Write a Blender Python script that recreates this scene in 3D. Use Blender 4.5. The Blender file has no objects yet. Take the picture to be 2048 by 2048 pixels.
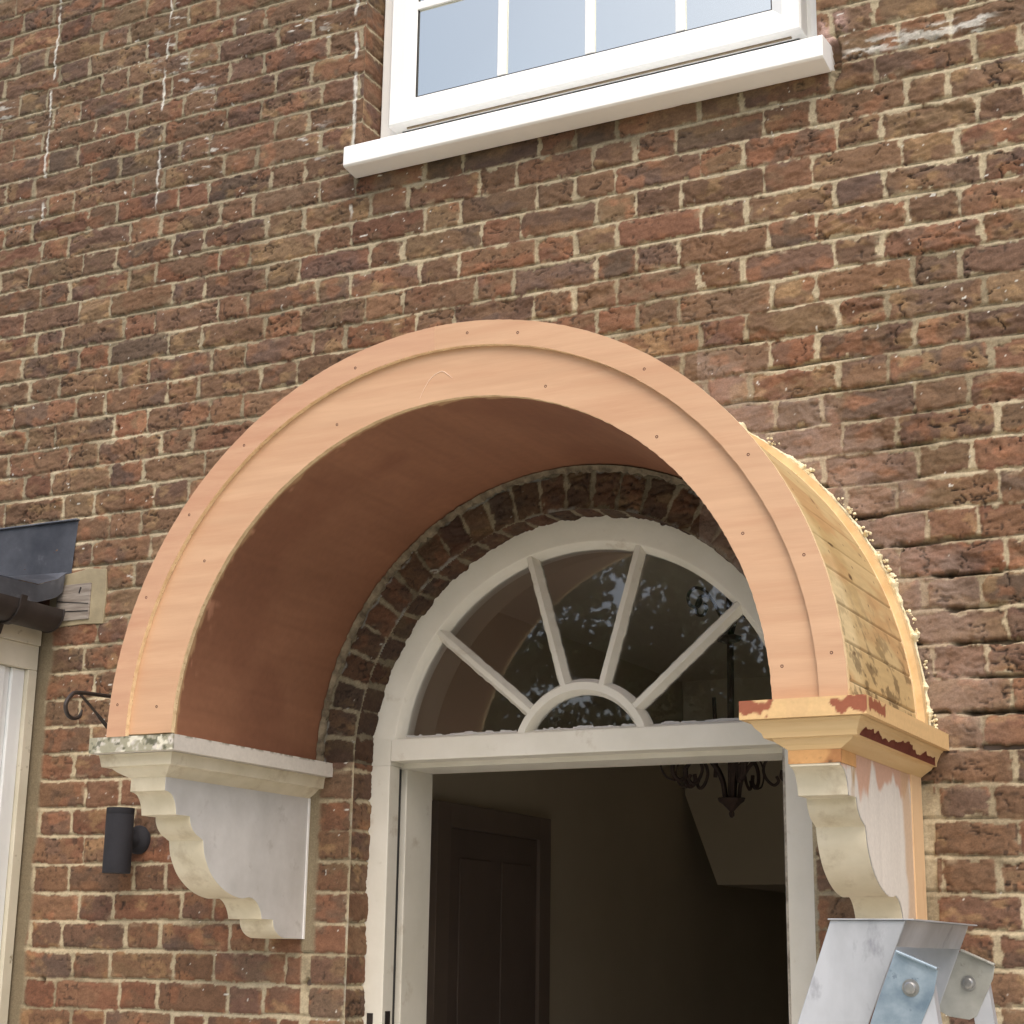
import bpy, bmesh, math, random
import numpy as np
from mathutils import Vector, Matrix
random.seed(7)
S = bpy.context.scene
COL = S.collection
PI = math.pi

# ---------------------------------------------------------------- camera, sky, sun, exposure
cam = bpy.data.cameras.new('camera'); cam_o = bpy.data.objects.new('camera', cam); COL.objects.link(cam_o)
cam.sensor_width = 36; cam.sensor_fit = 'HORIZONTAL'; cam.lens = 36*3417.3/2048
cam.clip_start = 0.05; cam.clip_end = 500
Rv = Vector((0.88816591, 0.45930708, 0.01408256)); Uv = Vector((0.10307545, -0.22899577, 0.96795475)); Fv = Vector((-0.44781331, 0.85825285, 0.25072952))
M = Matrix((Rv, Uv, -Fv)).transposed().to_4x4(); M.translation = Vector((1.75362, -3.64251, -0.46095))
cam_o.matrix_world = M
S.camera = cam_o
world = bpy.data.worlds.new('World'); S.world = world; world.use_nodes = True
wn = world.node_tree; bg = wn.nodes['Background']
SUN_EL, SUN_AZ = math.radians(52), math.radians(150)     # azimuth clockwise from +y
sky = wn.nodes.new('ShaderNodeTexSky'); sky.sky_type = 'NISHITA'; sky.sun_disc = False
sky.sun_elevation = SUN_EL; sky.sun_rotation = SUN_AZ
sky.air_density = 1.0; sky.dust_density = 5.0; sky.ozone_density = 1.0
wn.links.new(sky.outputs[0], bg.inputs[0]); bg.inputs[1].default_value = 0.15
sl = bpy.data.lights.new('sun', 'SUN'); sun = bpy.data.objects.new('sun', sl); COL.objects.link(sun)
sl.energy = 0.5; sl.angle = math.radians(52); sl.color = (1.0, 0.96, 0.89)
sd = Vector((math.sin(SUN_AZ)*math.cos(SUN_EL), math.cos(SUN_AZ)*math.cos(SUN_EL), math.sin(SUN_EL)))
sun.rotation_euler = sd.to_track_quat('Z', 'Y').to_euler()
S.view_settings.view_transform = 'Standard'; S.view_settings.look = 'None'
S.view_settings.exposure = 0.55; S.view_settings.gamma = 1

# ---------------------------------------------------------------- helpers
def lin(c):
    return tuple(((v/255)/12.92 if v/255 <= 0.04045 else ((v/255+0.055)/1.055)**2.4) for v in c)
def tag(o, label=None, cat=None, group=None, kind=None):
    for k, v in (('label', label), ('category', cat), ('group', group), ('kind', kind)):
        if v: o[k] = v
    return o
def empty(name, loc, label, cat, group=None):
    o = bpy.data.objects.new(name, None); COL.objects.link(o); o.location = loc; o.empty_display_size = 0.1
    return tag(o, label, cat, group)
def link(name, me, parent=None, label=None):
    o = bpy.data.objects.new(name, me); COL.objects.link(o)
    if parent is not None:
        o.parent = parent
        p = parent; off = Vector((0, 0, 0))
        while p is not None: off += p.location; p = p.parent
        o.location = -off
    if label: o['label'] = label
    return o
def finish(me, smooth):
    me.validate()
    for p in me.polygons: p.use_smooth = smooth
    if smooth and hasattr(me, 'set_sharp_from_angle'): me.set_sharp_from_angle(angle=math.radians(38))
def bm_obj(name, bm, mats, parent=None, smooth=False, bevel=0, label=None, norm=True):
    if norm: bmesh.ops.recalc_face_normals(bm, faces=bm.faces)
    me = bpy.data.meshes.new(name); bm.to_mesh(me); bm.free()
    for m in (mats if isinstance(mats, (list, tuple)) else [mats]): me.materials.append(m)
    finish(me, smooth)
    o = link(name, me, parent, label)
    if bevel:
        b = o.modifiers.new('bevel', 'BEVEL'); b.width = bevel; b.segments = 2; b.limit_method = 'ANGLE'; b.angle_limit = math.radians(40)
    return o
def box(bm, x0, x1, y0, y1, z0, z1, mi=0):
    v = [bm.verts.new((x, y, z)) for x in (x0, x1) for y in (y0, y1) for z in (z0, z1)]
    for q in ((0,1,3,2),(4,6,7,5),(0,4,5,1),(2,3,7,6),(0,2,6,4),(1,5,7,3)):
        f = bm.faces.new([v[i] for i in q]); f.material_index = mi
    return v
def boxo(name, d, mat, parent=None, bevel=0.0015, label=None):
    bm = bmesh.new(); box(bm, *d); return bm_obj(name, bm, mat, parent, bevel=bevel, label=label)
def prism(bm, pts, axis, a, b, mi=0, mi_side=None):
    """polygon pts (2-D) extruded along axis from a to b"""
    def P(p, t):
        return {'x': (t, p[0], p[1]), 'y': (p[0], t, p[1]), 'z': (p[0], p[1], t)}[axis]
    A = [bm.verts.new(P(p, a)) for p in pts]; B = [bm.verts.new(P(p, b)) for p in pts]
    f = bm.faces.new(A); f.material_index = mi
    f = bm.faces.new(B[::-1]); f.material_index = mi
    n = len(pts)
    for i in range(n):
        f = bm.faces.new((A[i], B[i], B[(i+1) % n], A[(i+1) % n])); f.material_index = mi if mi_side is None else mi_side
def tube(bm, pts, r, seg=8, flat=1.0, caps=True):
    pts = [Vector(p) for p in pts]; n = len(pts); rings = []
    t0 = (pts[1]-pts[0]).normalized()
    u = t0.cross(Vector((0, 0, 1)))
    if u.length < 1e-3: u = t0.cross(Vector((1, 0, 0)))
    u.normalize()
    for i, p in enumerate(pts):
        t = (pts[min(i+1, n-1)]-pts[max(i-1, 0)]).normalized()
        u = (u - t*u.dot(t)).normalized(); w = t.cross(u)
        rr = r[i] if isinstance(r, (list, tuple)) else r
        rings.append([bm.verts.new(p + u*math.cos(2*PI*k/seg)*rr*flat + w*math.sin(2*PI*k/seg)*rr) for k in range(seg)])
    for a, b in zip(rings, rings[1:]):
        for k in range(seg): bm.faces.new((a[k], a[(k+1) % seg], b[(k+1) % seg], b[k]))
    if caps: bm.faces.new(rings[0][::-1]); bm.faces.new(rings[-1])
def crom(pts, n=6):
    """Catmull-Rom through the points"""
    P = [Vector(p) for p in pts]; P = [P[0]*2-P[1]] + P + [P[-1]*2-P[-2]]; out = []
    for i in range(1, len(P)-2):
        for k in range(n):
            t = k/n; a, b, c, d = P[i-1], P[i], P[i+1], P[i+2]
            out.append(0.5*((2*b)+(c-a)*t+(2*a-5*b+4*c-d)*t*t+(-a+3*b-3*c+d)*t**3))
    out.append(P[-2]); return out
def lathe(bm, prof, cx, cy, seg=20, a0=0):
    rings = []
    for r, z in prof:
        rings.append([bm.verts.new((cx+r*math.cos(a0+2*PI*k/seg), cy+r*math.sin(a0+2*PI*k/seg), z)) for k in range(seg)])
    for a, b in zip(rings, rings[1:]):
        for k in range(seg): bm.faces.new((a[k], a[(k+1) % seg], b[(k+1) % seg], b[k]))
    bm.faces.new(rings[0]); bm.faces.new(rings[-1])

# numpy noise
def hsh(*a):
    h = np.zeros(np.broadcast(*[np.asarray(q) for q in a]).shape, np.uint64) + np.uint64(1469598103)
    for q in a:
        q = (np.asarray(q).astype(np.int64) & 0xffffffff).astype(np.uint64)
        h = ((h ^ q) * np.uint64(2654435761)) & np.uint64(0xffffffff)
        h = h ^ (h >> np.uint64(15)); h = (h * np.uint64(2246822519)) & np.uint64(0xffffffff); h = h ^ (h >> np.uint64(13))
    return h.astype(np.float64)/4294967296.0
def vn(x, y, seed=0):
    xi = np.floor(x); yi = np.floor(y); fx = x-xi; fy = y-yi
    fx = fx*fx*(3-2*fx); fy = fy*fy*(3-2*fy)
    a = hsh(xi, yi, seed); b = hsh(xi+1, yi, seed); c = hsh(xi, yi+1, seed); d = hsh(xi+1, yi+1, seed)
    return (a*(1-fx)+b*fx)*(1-fy)+(c*(1-fx)+d*fx)*fy
def fbm(x, y, o=4, seed=0, g=0.5):
    s = 0; a = 1; t = 0
    for i in range(o):
        s = s+a*vn(x*2**i+i*17.3, y*2**i+i*9.1, seed+i*31); t += a; a *= g
    return s/t
def ss(e0, e1, x):
    t = np.clip((x-e0)/(e1-e0), 0, 1); return t*t*(3-2*t)
def mix(a, b, t): return a*(1-t[..., None])+b*t[..., None]

def grid_mesh(name, P, col=None, keep=None, mats=(), parent=None, smooth=True, label=None, flip=False):
    """P (nv, nu, 3) -> quad sheet with a point colour attribute"""
    nv, nu = P.shape[:2]
    i = np.arange(nv*nu).reshape(nv, nu)
    q = np.stack([i[:-1, :-1], i[:-1, 1:], i[1:, 1:], i[1:, :-1]], -1)
    q = q[keep] if keep is not None else q.reshape(-1, 4)
    if flip: q = q[:, ::-1]
    used = np.zeros(nv*nu, bool); used[q.ravel()] = True
    mp = np.cumsum(used)-1; q = mp[q]; V = P.reshape(-1, 3)[used]
    me = bpy.data.meshes.new(name)
    me.vertices.add(len(V)); me.vertices.foreach_set('co', V.astype(np.float32).ravel())
    me.loops.add(q.size); me.loops.foreach_set('vertex_index', q.astype(np.int32).ravel())
    me.polygons.add(len(q)); me.polygons.foreach_set('loop_start', np.arange(0, q.size, 4, dtype=np.int32))
    me.polygons.foreach_set('loop_total', np.full(len(q), 4, np.int32))
    me.polygons.foreach_set('use_smooth', np.full(len(q), smooth))
    me.update(calc_edges=True)
    if col is not None:
        a = me.color_attributes.new('Col', 'FLOAT_COLOR', 'POINT')
        c = np.ones((len(V), 4), np.float32); c[:, :3] = col.reshape(-1, 3)[used]
        a.data.foreach_set('color', c.ravel())
    for m in mats: me.materials.append(m)
    return link(name, me, parent, label)

# ---------------------------------------------------------------- materials
def base_mat(name, rough=0.6, metal=0.0):
    m = bpy.data.materials.new(name); m.use_nodes = True
    b = m.node_tree.nodes['Principled BSDF']; b.inputs['Roughness'].default_value = rough; b.inputs['Metallic'].default_value = metal
    return m, m.node_tree, b
def add_bump(nt, b, scale, dist, detail=6, coord=None, stretch=None):
    tc = nt.nodes.new('ShaderNodeTexCoord'); n = nt.nodes.new('ShaderNodeTexNoise'); n.inputs['Scale'].default_value = scale; n.inputs['Detail'].default_value = detail
    src = tc.outputs['Object']
    if stretch:
        mp = nt.nodes.new('ShaderNodeMapping'); mp.inputs['Scale'].default_value = stretch; nt.links.new(src, mp.inputs[0]); src = mp.outputs[0]
    nt.links.new(src, n.inputs[0])
    bp = nt.nodes.new('ShaderNodeBump'); bp.inputs['Distance'].default_value = dist; bp.inputs['Strength'].default_value = 1
    nt.links.new(n.outputs[0], bp.inputs['Height']); nt.links.new(bp.outputs[0], b.inputs['Normal'])
    return n
def noisy(name, c1, c2, scale=6, rough=0.6, metal=0, bump=0.0, bscale=150, stretch=None, lo=0.35, hi=0.65, c3=None, s3=40, t3=(0.62, 0.7), rvar=0.0):
    m, nt, b = base_mat(name, rough, metal); L = nt.links
    tc = nt.nodes.new('ShaderNodeTexCoord'); src = tc.outputs['Object']
    if stretch:
        mp = nt.nodes.new('ShaderNodeMapping'); mp.inputs['Scale'].default_value = stretch; L.new(src, mp.inputs[0]); src = mp.outputs[0]
    n = nt.nodes.new('ShaderNodeTexNoise'); n.inputs['Scale'].default_value = scale; n.inputs['Detail'].default_value = 7; n.inputs['Roughness'].default_value = 0.6
    L.new(src, n.inputs[0])
    r = nt.nodes.new('ShaderNodeValToRGB'); r.color_ramp.elements[0].position = lo; r.color_ramp.elements[1].position = hi
    r.color_ramp.elements[0].color = (*lin(c1), 1); r.color_ramp.elements[1].color = (*lin(c2), 1)
    L.new(n.outputs[0], r.inputs[0]); out = r.outputs[0]
    if c3:
        n3 = nt.nodes.new('ShaderNodeTexNoise'); n3.inputs['Scale'].default_value = s3; n3.inputs['Detail'].default_value = 8; n3.inputs['Roughness'].default_value = 0.65
        L.new(src, n3.inputs[0]); r3 = nt.nodes.new('ShaderNodeMapRange'); r3.inputs[1].default_value = t3[0]; r3.inputs[2].default_value = t3[1]
        L.new(n3.outputs[0], r3.inputs[0]); mx = nt.nodes.new('ShaderNodeMix'); mx.data_type = 'RGBA'
        L.new(r3.outputs[0], mx.inputs[0]); L.new(out, mx.inputs[6]); mx.inputs[7].default_value = (*lin(c3), 1); out = mx.outputs[2]
    L.new(out, b.inputs['Base Color'])
    if rvar:
        mr = nt.nodes.new('ShaderNodeMapRange'); mr.inputs[3].default_value = rough-rvar; mr.inputs[4].default_value = rough+rvar
        L.new(n.outputs[0], mr.inputs[0]); L.new(mr.outputs[0], b.inputs['Roughness'])
    if bump: add_bump(nt, b, bscale, bump, stretch=stretch)
    return m
def attr_mat(name, rough=0.9, bump=0.0006, bscale=420, var=0.22, stretch=None, vscale=260):
    m, nt, b = base_mat(name, rough); L = nt.links
    at = nt.nodes.new('ShaderNodeAttribute'); at.attribute_name = 'Col'
    n = add_bump(nt, b, bscale, bump, stretch=stretch)
    tc = nt.nodes.new('ShaderNodeTexCoord'); n2 = nt.nodes.new('ShaderNodeTexNoise'); n2.inputs['Scale'].default_value = vscale; n2.inputs['Detail'].default_value = 5
    src = tc.outputs['Object']
    if stretch:
        mp = nt.nodes.new('ShaderNodeMapping'); mp.inputs['Scale'].default_value = stretch; L.new(src, mp.inputs[0]); src = mp.outputs[0]
    L.new(src, n2.inputs[0])
    mr = nt.nodes.new('ShaderNodeMapRange'); mr.inputs[1].default_value = 0.3; mr.inputs[2].default_value = 0.7; mr.inputs[3].default_value = 1-var; mr.inputs[4].default_value = 1+var
    L.new(n2.outputs[0], mr.inputs[0])
    mx = nt.nodes.new('ShaderNodeVectorMath'); mx.operation = 'SCALE'; L.new(at.outputs['Color'], mx.inputs[0]); L.new(mr.outputs[0], mx.inputs['Scale'])
    L.new(mx.outputs[0], b.inputs['Base Color']); b.inputs['Specular IOR Level'].default_value = 0.25
    return m
M_brick = attr_mat('weathered_brick', 0.92, 0.0007, 300, 0.16)
M_ply = noisy('plywood_face', (196, 157, 124), (206, 167, 133), 9, 0.62, bump=0.0002, bscale=70, stretch=(0.35, 2, 4.5), c3=(192, 149, 116), s3=4, t3=(0.48, 0.7))
M_ply2 = noisy('plywood_face_pink', (192, 149, 119), (201, 160, 128), 9, 0.62, bump=0.0002, bscale=70, stretch=(0.5, 2, 4), c3=(186, 138, 108), s3=4.4, t3=(0.48, 0.7))
M_plyedge = noisy('plywood_edge', (220, 190, 146), (240, 216, 172), 60, 0.8, bump=0.0004, bscale=300, c3=(190, 150, 106), s3=120, t3=(0.58, 0.66))
M_soffit = noisy('soffit_ply', (138, 86, 60), (160, 102, 72), 3.5, 0.65, bump=0.0002, bscale=90, stretch=(1, 0.4, 1), c3=(128, 76, 54), s3=5)
M_pine = attr_mat('pine_boards', 0.7, 0.0003, 160, 0.07, stretch=(1, 0.25, 1), vscale=90)
M_paint_side = noisy('primer_white', (192, 190, 186), (212, 210, 207), 7, 0.55, bump=0.0002, bscale=120, c3=(176, 172, 166), s3=22, t3=(0.6, 0.8))
M_paint_cream = noisy('cream_paint', (206, 196, 170), (222, 212, 188), 9, 0.6, bump=0.0003, bscale=140, c3=(166, 148, 118), s3=14, t3=(0.54, 0.82))
M_frame = noisy('frame_paint', (216, 212, 198), (228, 224, 212), 5, 0.5, bump=0.0003, bscale=90, c3=(186, 174, 154), s3=14, t3=(0.6, 0.8))
M_upvc = noisy('window_plastic', (236, 238, 236), (242, 243, 241), 3, 0.3)
M_sill = noisy('sill_paint', (240, 240, 238), (248, 248, 246), 4, 0.4, bump=0.0002, bscale=80)
M_dark = noisy('dark_seal_and_gap_shade', (30, 30, 32), (44, 42, 42), 20, 0.6)  # rubber seals, also the painted shade of the sash and jamb gaps
M_iron = noisy('black_iron', (36, 31, 30), (58, 48, 42), 50, 0.5, bump=0.0003, bscale=300)
M_iron_in = noisy('brown_iron', (50, 38, 32), (66, 50, 42), 30, 0.9)
M_lamp = noisy('lamp_black', (33, 33, 39), (42, 42, 48), 20, 0.85, bump=0.0001, bscale=400)
M_lead = noisy('lead_sheet', (92, 95, 103), (128, 131, 138), 7, 0.5, 0.3, bump=0.0008, bscale=25, c3=(152, 154, 158), s3=14, t3=(0.6, 0.75), rvar=0.12)
M_gutter = noisy('gutter_plastic', (42, 38, 37), (58, 52, 50), 18, 0.45)
M_alu = noisy('ladder_aluminium', (168, 171, 174), (198, 201, 205), 8, 0.55, 0.5, bump=0.0003, bscale=60, c3=(128, 128, 136), s3=13, t3=(0.58, 0.72), rvar=0.12, stretch=(1, 1, 0.5))
M_zinc = noisy('zinc_plate', (126, 146, 162), (176, 192, 202), 16, 0.42, 0.6, bump=0.0003, bscale=70, c3=(98, 112, 128), s3=24, t3=(0.6, 0.68), rvar=0.12)
M_zinc2 = noisy('dull_zinc_plate', (158, 158, 150), (186, 186, 178), 14, 0.45, 0.5, bump=0.0003, bscale=70, c3=(122, 122, 114), s3=22, t3=(0.6, 0.68))
M_bolt = noisy('bolt_steel', (150, 150, 148), (186, 184, 180), 50, 0.35, 0.8)
M_foam = noisy('expanding_foam', (214, 200, 160), (240, 232, 200), 60, 0.9, bump=0.0012, bscale=180)
M_room = noisy('hall_plaster', (190, 179, 158), (198, 187, 166), 2, 0.9)
M_room_dark = noisy('hall_woodwork', (112, 98, 90), (120, 106, 98), 3, 0.7)
M_ceil = noisy('hall_ceiling', (196, 187, 168), (202, 193, 174), 2, 0.9)
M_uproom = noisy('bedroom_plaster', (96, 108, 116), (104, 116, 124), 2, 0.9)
M_timber = noisy('old_grey_timber', (118, 108, 98), (158, 150, 140), 20, 0.9, bump=0.002, bscale=30, stretch=(0.4, 1, 5), c3=(70, 62, 55), s3=9, t3=(0.6, 0.66))
M_render = noisy('lime_patch', (140, 129, 104), (160, 148, 120), 14, 0.95, bump=0.0008, bscale=120)
M_gar = noisy('garage_white', (226, 230, 230), (236, 240, 240), 4, 0.4)
M_gar2 = noisy('garage_fascia', (198, 192, 172), (214, 208, 190), 6, 0.6, c3=(150, 140, 116), s3=25, t3=(0.62, 0.7))
M_screw = noisy('screw_head', (74, 40, 28), (96, 56, 40), 90, 0.6)
M_ground = noisy('gravel_ground', (204, 200, 188), (222, 218, 206), 30, 0.95, bump=0.01, bscale=60)
M_lawn = noisy('lawn', (58, 74, 34), (84, 98, 48), 3, 0.95, bump=0.02, bscale=40)
M_bark = noisy('bark', (70, 58, 46), (96, 82, 66), 8, 0.95, bump=0.02, bscale=12)
M_leaf = noisy('leaf', (42, 60, 26), (84, 104, 46), 0.9, 0.6)

def glass_mat(name, refl, rough=0.0, tint=(1, 1, 1), ior=1.5, gcol=(1, 1, 1)):
    m = bpy.data.materials.new(name); m.use_nodes = True; nt = m.node_tree; L = nt.links
    for n in list(nt.nodes):
        if n.type != 'OUTPUT_MATERIAL': nt.nodes.remove(n)
    out = [n for n in nt.nodes][0]
    tr = nt.nodes.new('ShaderNodeBsdfTransparent'); tr.inputs[0].default_value = (*tint, 1)
    gl = nt.nodes.new('ShaderNodeBsdfGlossy'); gl.inputs['Roughness'].default_value = rough; gl.inputs['Color'].default_value = (*gcol, 1)
    fr = nt.nodes.new('ShaderNodeFresnel'); fr.inputs[0].default_value = ior
    mt = nt.nodes.new('ShaderNodeMath'); mt.operation = 'MULTIPLY_ADD'; mt.inputs[1].default_value = 1.0; mt.inputs[2].default_value = refl
    L.new(fr.outputs[0], mt.inputs[0]); mx = nt.nodes.new('ShaderNodeMixShader')
    L.new(mt.outputs[0], mx.inputs[0]); L.new(tr.outputs[0], mx.inputs[1]); L.new(gl.outputs[0], mx.inputs[2]); L.new(mx.outputs[0], out.inputs[0])
    return m
M_glass = glass_mat('fanlight_glass', 0.022, 0.014)
M_glass_up = glass_mat('coated_window_glass', 0.70, tint=(0.5, 0.55, 0.58), gcol=(1.0, 1.0, 0.89))

# ---------------------------------------------------------------- ground
GZ = -2.08
bm = bmesh.new()
vs = [bm.verts.new(p) for p in ((-150, -150, GZ), (150, -150, GZ), (150, 150, GZ), (-150, 150, GZ))]; bm.faces.new(vs)
tag(bm_obj('lawn', bm, M_lawn), kind='structure')
bm = bmesh.new()
vs = [bm.verts.new(p) for p in ((-12, -7, GZ+0.004), (12, -7, GZ+0.004), (12, 0.3, GZ+0.004), (-12, 0.3, GZ+0.004))]; bm.faces.new(vs)
tag(bm_obj('gravel_path', bm, M_ground), kind='structure')

# ---------------------------------------------------------------- brick wall (one relief sheet, every brick modelled in it)
house = empty('brick_house', (0, 0, GZ), 'old brown and red brick house front with pale mortar joints behind the whole scene', 'house')
G = 0.075; PER = 0.337; STR = 0.223
PAL = np.array([lin(c) for c in ((130,100,80),(142,110,86),(122,93,75),(144,106,80),(140,92,74),(132,84,70),(118,91,81),(112,86,80),(148,124,94),(132,112,86),(94,86,81),(138,96,76),(120,99,82),(152,94,70))])
PAL = (PAL*0.60+np.array(lin((129, 101, 78)))*0.40)*np.array([0.77, 0.765, 0.73])
PW = np.cumsum([.14,.11,.11,.08,.07,.05,.08,.06,.05,.06,.03,.06,.07,.03]); PW = PW/PW[-1]
C_mort = np.array(lin((178,165,138))); C_mort2 = np.array(lin((138,126,103))); C_white = np.array(lin((226,224,214))); C_dark = np.array(lin((62,52,46)))
C_tan = np.array(lin((156,128,88))); C_burn = np.array(lin((80,72,72))); C_org = np.array(lin((146,98,70)))
def brick_skin(x, z, dx, dz, hx, hz, bid, jt, rough):
    """signed distance, colour, height of one brick pattern. dx,dz offset from brick centre; hx,hz half size; jt 0..1 position in bed joint; rough per point"""
    r1 = hsh(bid, 1); r2 = hsh(bid, 2); r3 = hsh(bid, 3); r4 = hsh(bid, 4); r5 = hsh(bid, 5); r6 = hsh(bid, 6)
    rad = 0.004+0.011*r1*r1
    ji = 0.0044+0.0030*(r2-0.5); dz = dz+(r3-0.5)*0.0045
    ax = np.abs(dx)-(hx-ji-rad); az = np.abs(dz)-(hz-ji-rad)
    s = np.hypot(np.maximum(ax, 0), np.maximum(az, 0))+np.minimum(np.maximum(ax, az), 0)-rad
    e1 = fbm(x*38, z*38, 3, 11)-0.5; e2 = vn(x*170, z*170, 5)-0.5
    s = s+e1*0.0100*(0.5+rough)+e2*0.0030
    chip = ss(0.70, 0.74, fbm(x*22+r3*50, z*22, 3, 77))*0.006*rough
    s = s+chip
    inside = ss(0.0012, -0.0012, s)
    # height
    ox = r4*90; oz = r5*70
    big = fbm(x*9+ox, z*20+oz, 4, 21)-0.5
    mid = fbm(x*48+ox, z*90+oz, 4, 33)-0.5
    warp = fbm(x*14+ox, z*14+oz, 3, 41)
    terr = fbm(x*13+ox+warp*2.2, z*30+oz+warp*1.5, 4, 55)*7
    terr = (np.floor(terr)+ss(0.42, 0.58, terr-np.floor(terr)))/7-0.5
    h = (r6-0.5)*0.0035 + dx*(r1-0.5)*0.018 + dz*(r2-0.5)*0.05 + rough*(big*0.0040+mid*0.0045+terr*0.0150*(0.3+r3))
    h = h-0.0026*ss(-0.009, 0.0, s)
    cr = np.abs(fbm(x*11+ox, z*26+oz, 4, 63)-0.5); crk = ss(0.017, 0.004, cr)*(r5 > 0.25)*ss(0.38, 0.5, vn(x*17+oz, z*17, 8))*rough
    h = h-crk*0.0045
    pit = ss(0.80, 0.86, vn(x*120, z*120, 91))*ss(0.5, 0.7, vn(x*9, z*9, 92))
    h = h-pit*0.002
    # colour
    k = np.searchsorted(PW, hsh(bid, 9)); k = np.clip(k, 0, len(PAL)-1); k2 = np.clip(np.searchsorted(PW, hsh(bid, 10)), 0, len(PAL)-1)
    c = PAL[k]; bl = ss(0.42, 0.62, fbm(x*16+oz, z*26+ox, 4, 101))
    c = mix(c, PAL[k2], bl*0.75)
    c = mix(c, np.broadcast_to(C_tan, c.shape), ss(0.58, 0.70, fbm(x*20+ox*2, z*32, 4, 111))*(r2 > 0.45)*0.5)
    bd = ss(0.50, 0.62, fbm(x*10+ox*3, z*16, 3, 121))*(r4 > 0.66)
    c = mix(c, np.broadcast_to(C_burn, c.shape), bd*0.42)
    c = mix(c, np.broadcast_to(C_org, c.shape), ss(0.58, 0.7, fbm(x*18+ox*5, z*26, 3, 131))*(r1 > 0.5)*0.55)
    c = c*(0.84+0.30*hsh(bid, 12))[..., None]
    c = c*(0.80+0.40*fbm(x*70, z*100, 3, 141))[..., None]
    c = mix(c, np.broadcast_to(C_dark, c.shape), np.clip(crk*0.75+pit*0.7, 0, 1))
    lum = (c[..., 0]*0.3+c[..., 1]*0.6+c[..., 2]*0.1)[..., None]; c = c*0.74+lum*np.array([1.38, 0.92, 0.62])*0.26
    c = c*(0.80+0.40*fbm(x*170, z*190, 3, 143))[..., None]
    # mortar
    mh = -0.0012-0.0048*jt-0.0045*ss(0.70, 0.95, jt)+(fbm(x*60, z*60, 3, 151)-0.5)*0.004+(vn(x*260, z*260, 6)-0.5)*0.0012
    mc = mix(np.broadcast_to(C_mort, c.shape), np.broadcast_to(C_mort2, c.shape), ss(0.42, 0.72, fbm(x*5, z*5, 5, 161)))
    mc = mc*(0.84+0.32*vn(x*150, z*150, 7))[..., None]
    # thin smear of mortar or lime on faces
    sm = ss(0.66, 0.76, fbm(x*30, z*42, 4, 171))*inside*0.35*ss(-0.014, -0.002, s)
    col = mix(mc, c, inside); col = mix(col, mc, sm)
    hh = mh*(1-inside)+h*inside
    return s, inside, col, hh
def joint_pos(v):
    """0 at the bottom of a bed joint, 1 at its top, 0.45 along the upright joints"""
    up = np.clip((v+0.005)/0.010, 0, 1); dn = np.clip((v-(G-0.005))/0.010, 0, 1)
    return np.where(v > G/2, 0.45+(dn-0.45)*ss(G-0.012, G-0.005, v), 0.45+(up-0.45)*ss(0.012, 0.005, v))
def wall_fields(x, z):
    zz = z/G-(0.70-0.06*x)+(fbm(x*1.7, z*0.7, 2, 201)-0.5)*0.10+(fbm(x*9, z*2.5, 2, 203)-0.5)*0.085
    k = np.floor(zz); odd = np.mod(k, 2) == 1
    xj = x+(vn(z*60, k, 211)-0.5)*0.002
    xb = np.where(odd, 0.1900, 0.0215)
    wj = ss(0.03, 0.16, np.abs(x-xb)); xw = np.where(x < xb, xj-0.0205, xj-0.1365-(x-xb)*0.008)-np.where(odd, 0.1685, 0)+(vn(k*1.0, x*0.6, 214)-0.5)*0.012*wj
    j = np.floor(xw/PER); u = xw-j*PER
    def jit(a, w): return (hsh(a, k, w)-0.5)*0.018*wj
    b0 = jit(j, 301); b1 = STR+jit(j, 302); b2 = PER+jit(j+1, 301); bm1 = STR-PER+jit(j-1, 302)
    b3 = PER+STR+jit(j+1, 302)
    lo = np.where(u < b0, bm1, np.where(u < b1, b0, np.where(u < b2, b1, b2))); hi = np.where(u < b0, b0, np.where(u < b1, b1, np.where(u < b2, b2, b3)))
    w = np.where(u < b0, 1, np.where(u < b1, 0, np.where(u < b2, 1, 0))); jj = np.where(u < b0, j-1, np.where(u < b2, j, j+1))
    bid = np.floor(hsh(jj, k, w, np.where(x < xb, 0, 1))*1e6)
    v = (zz-k)*G
    return k, v, u-(lo+hi)/2, (hi-lo)/2, bid
DX, DR, DZB = 0.0085, 0.5915, 0.0             # door opening: centre x, half width / arch radius, springing height
WX0, WX1, WZ0, WZ1 = -0.634, 0.671, 1.640, 2.86   # window opening
def axis(a, b, c, d, f, co):
    n = int(round((c-b)/f)); core = np.linspace(b, c, n+1)
    def grow(L, s):
        out = [0]; st = s
        while out[-1] < L: st = min(st*1.12, co); out.append(out[-1]+st)
        return np.array(out[1:])*L/out[-1]
    return np.concatenate([(b-grow(b-a, f))[::-1], core, c+grow(d-c, f)])
FINE = 0.0033
X1 = axis(-4.2, -2.15, 1.35, 3.6, FINE, 0.02); Z1 = axis(GZ-0.02, -0.72, 2.50, 3.5, FINE, 0.02)
# put grid lines exactly on the straight edges of the openings
for e in (DX-DR, DX+DR, WX0, WX1): X1[np.argmin(np.abs(X1-e))] = e
for e in (DZB, WZ0, WZ1): Z1[np.argmin(np.abs(Z1-e))] = e
X, Z = np.meshgrid(X1, Z1)
# snap grid points near the arch onto it
rr = np.hypot(X-DX, Z-DZB); near = (np.abs(rr-DR) < FINE*0.72) & (Z > DZB-1e-6)
X = np.where(near, DX+(X-DX)*DR/rr, X); Z = np.where(near, DZB+(Z-DZB)*DR/rr, Z)
k, v, dx, hx, bid = wall_fields(X, Z)
jt = joint_pos(v)
dz = v-G/2; hz = np.full_like(v, G/2)
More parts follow.
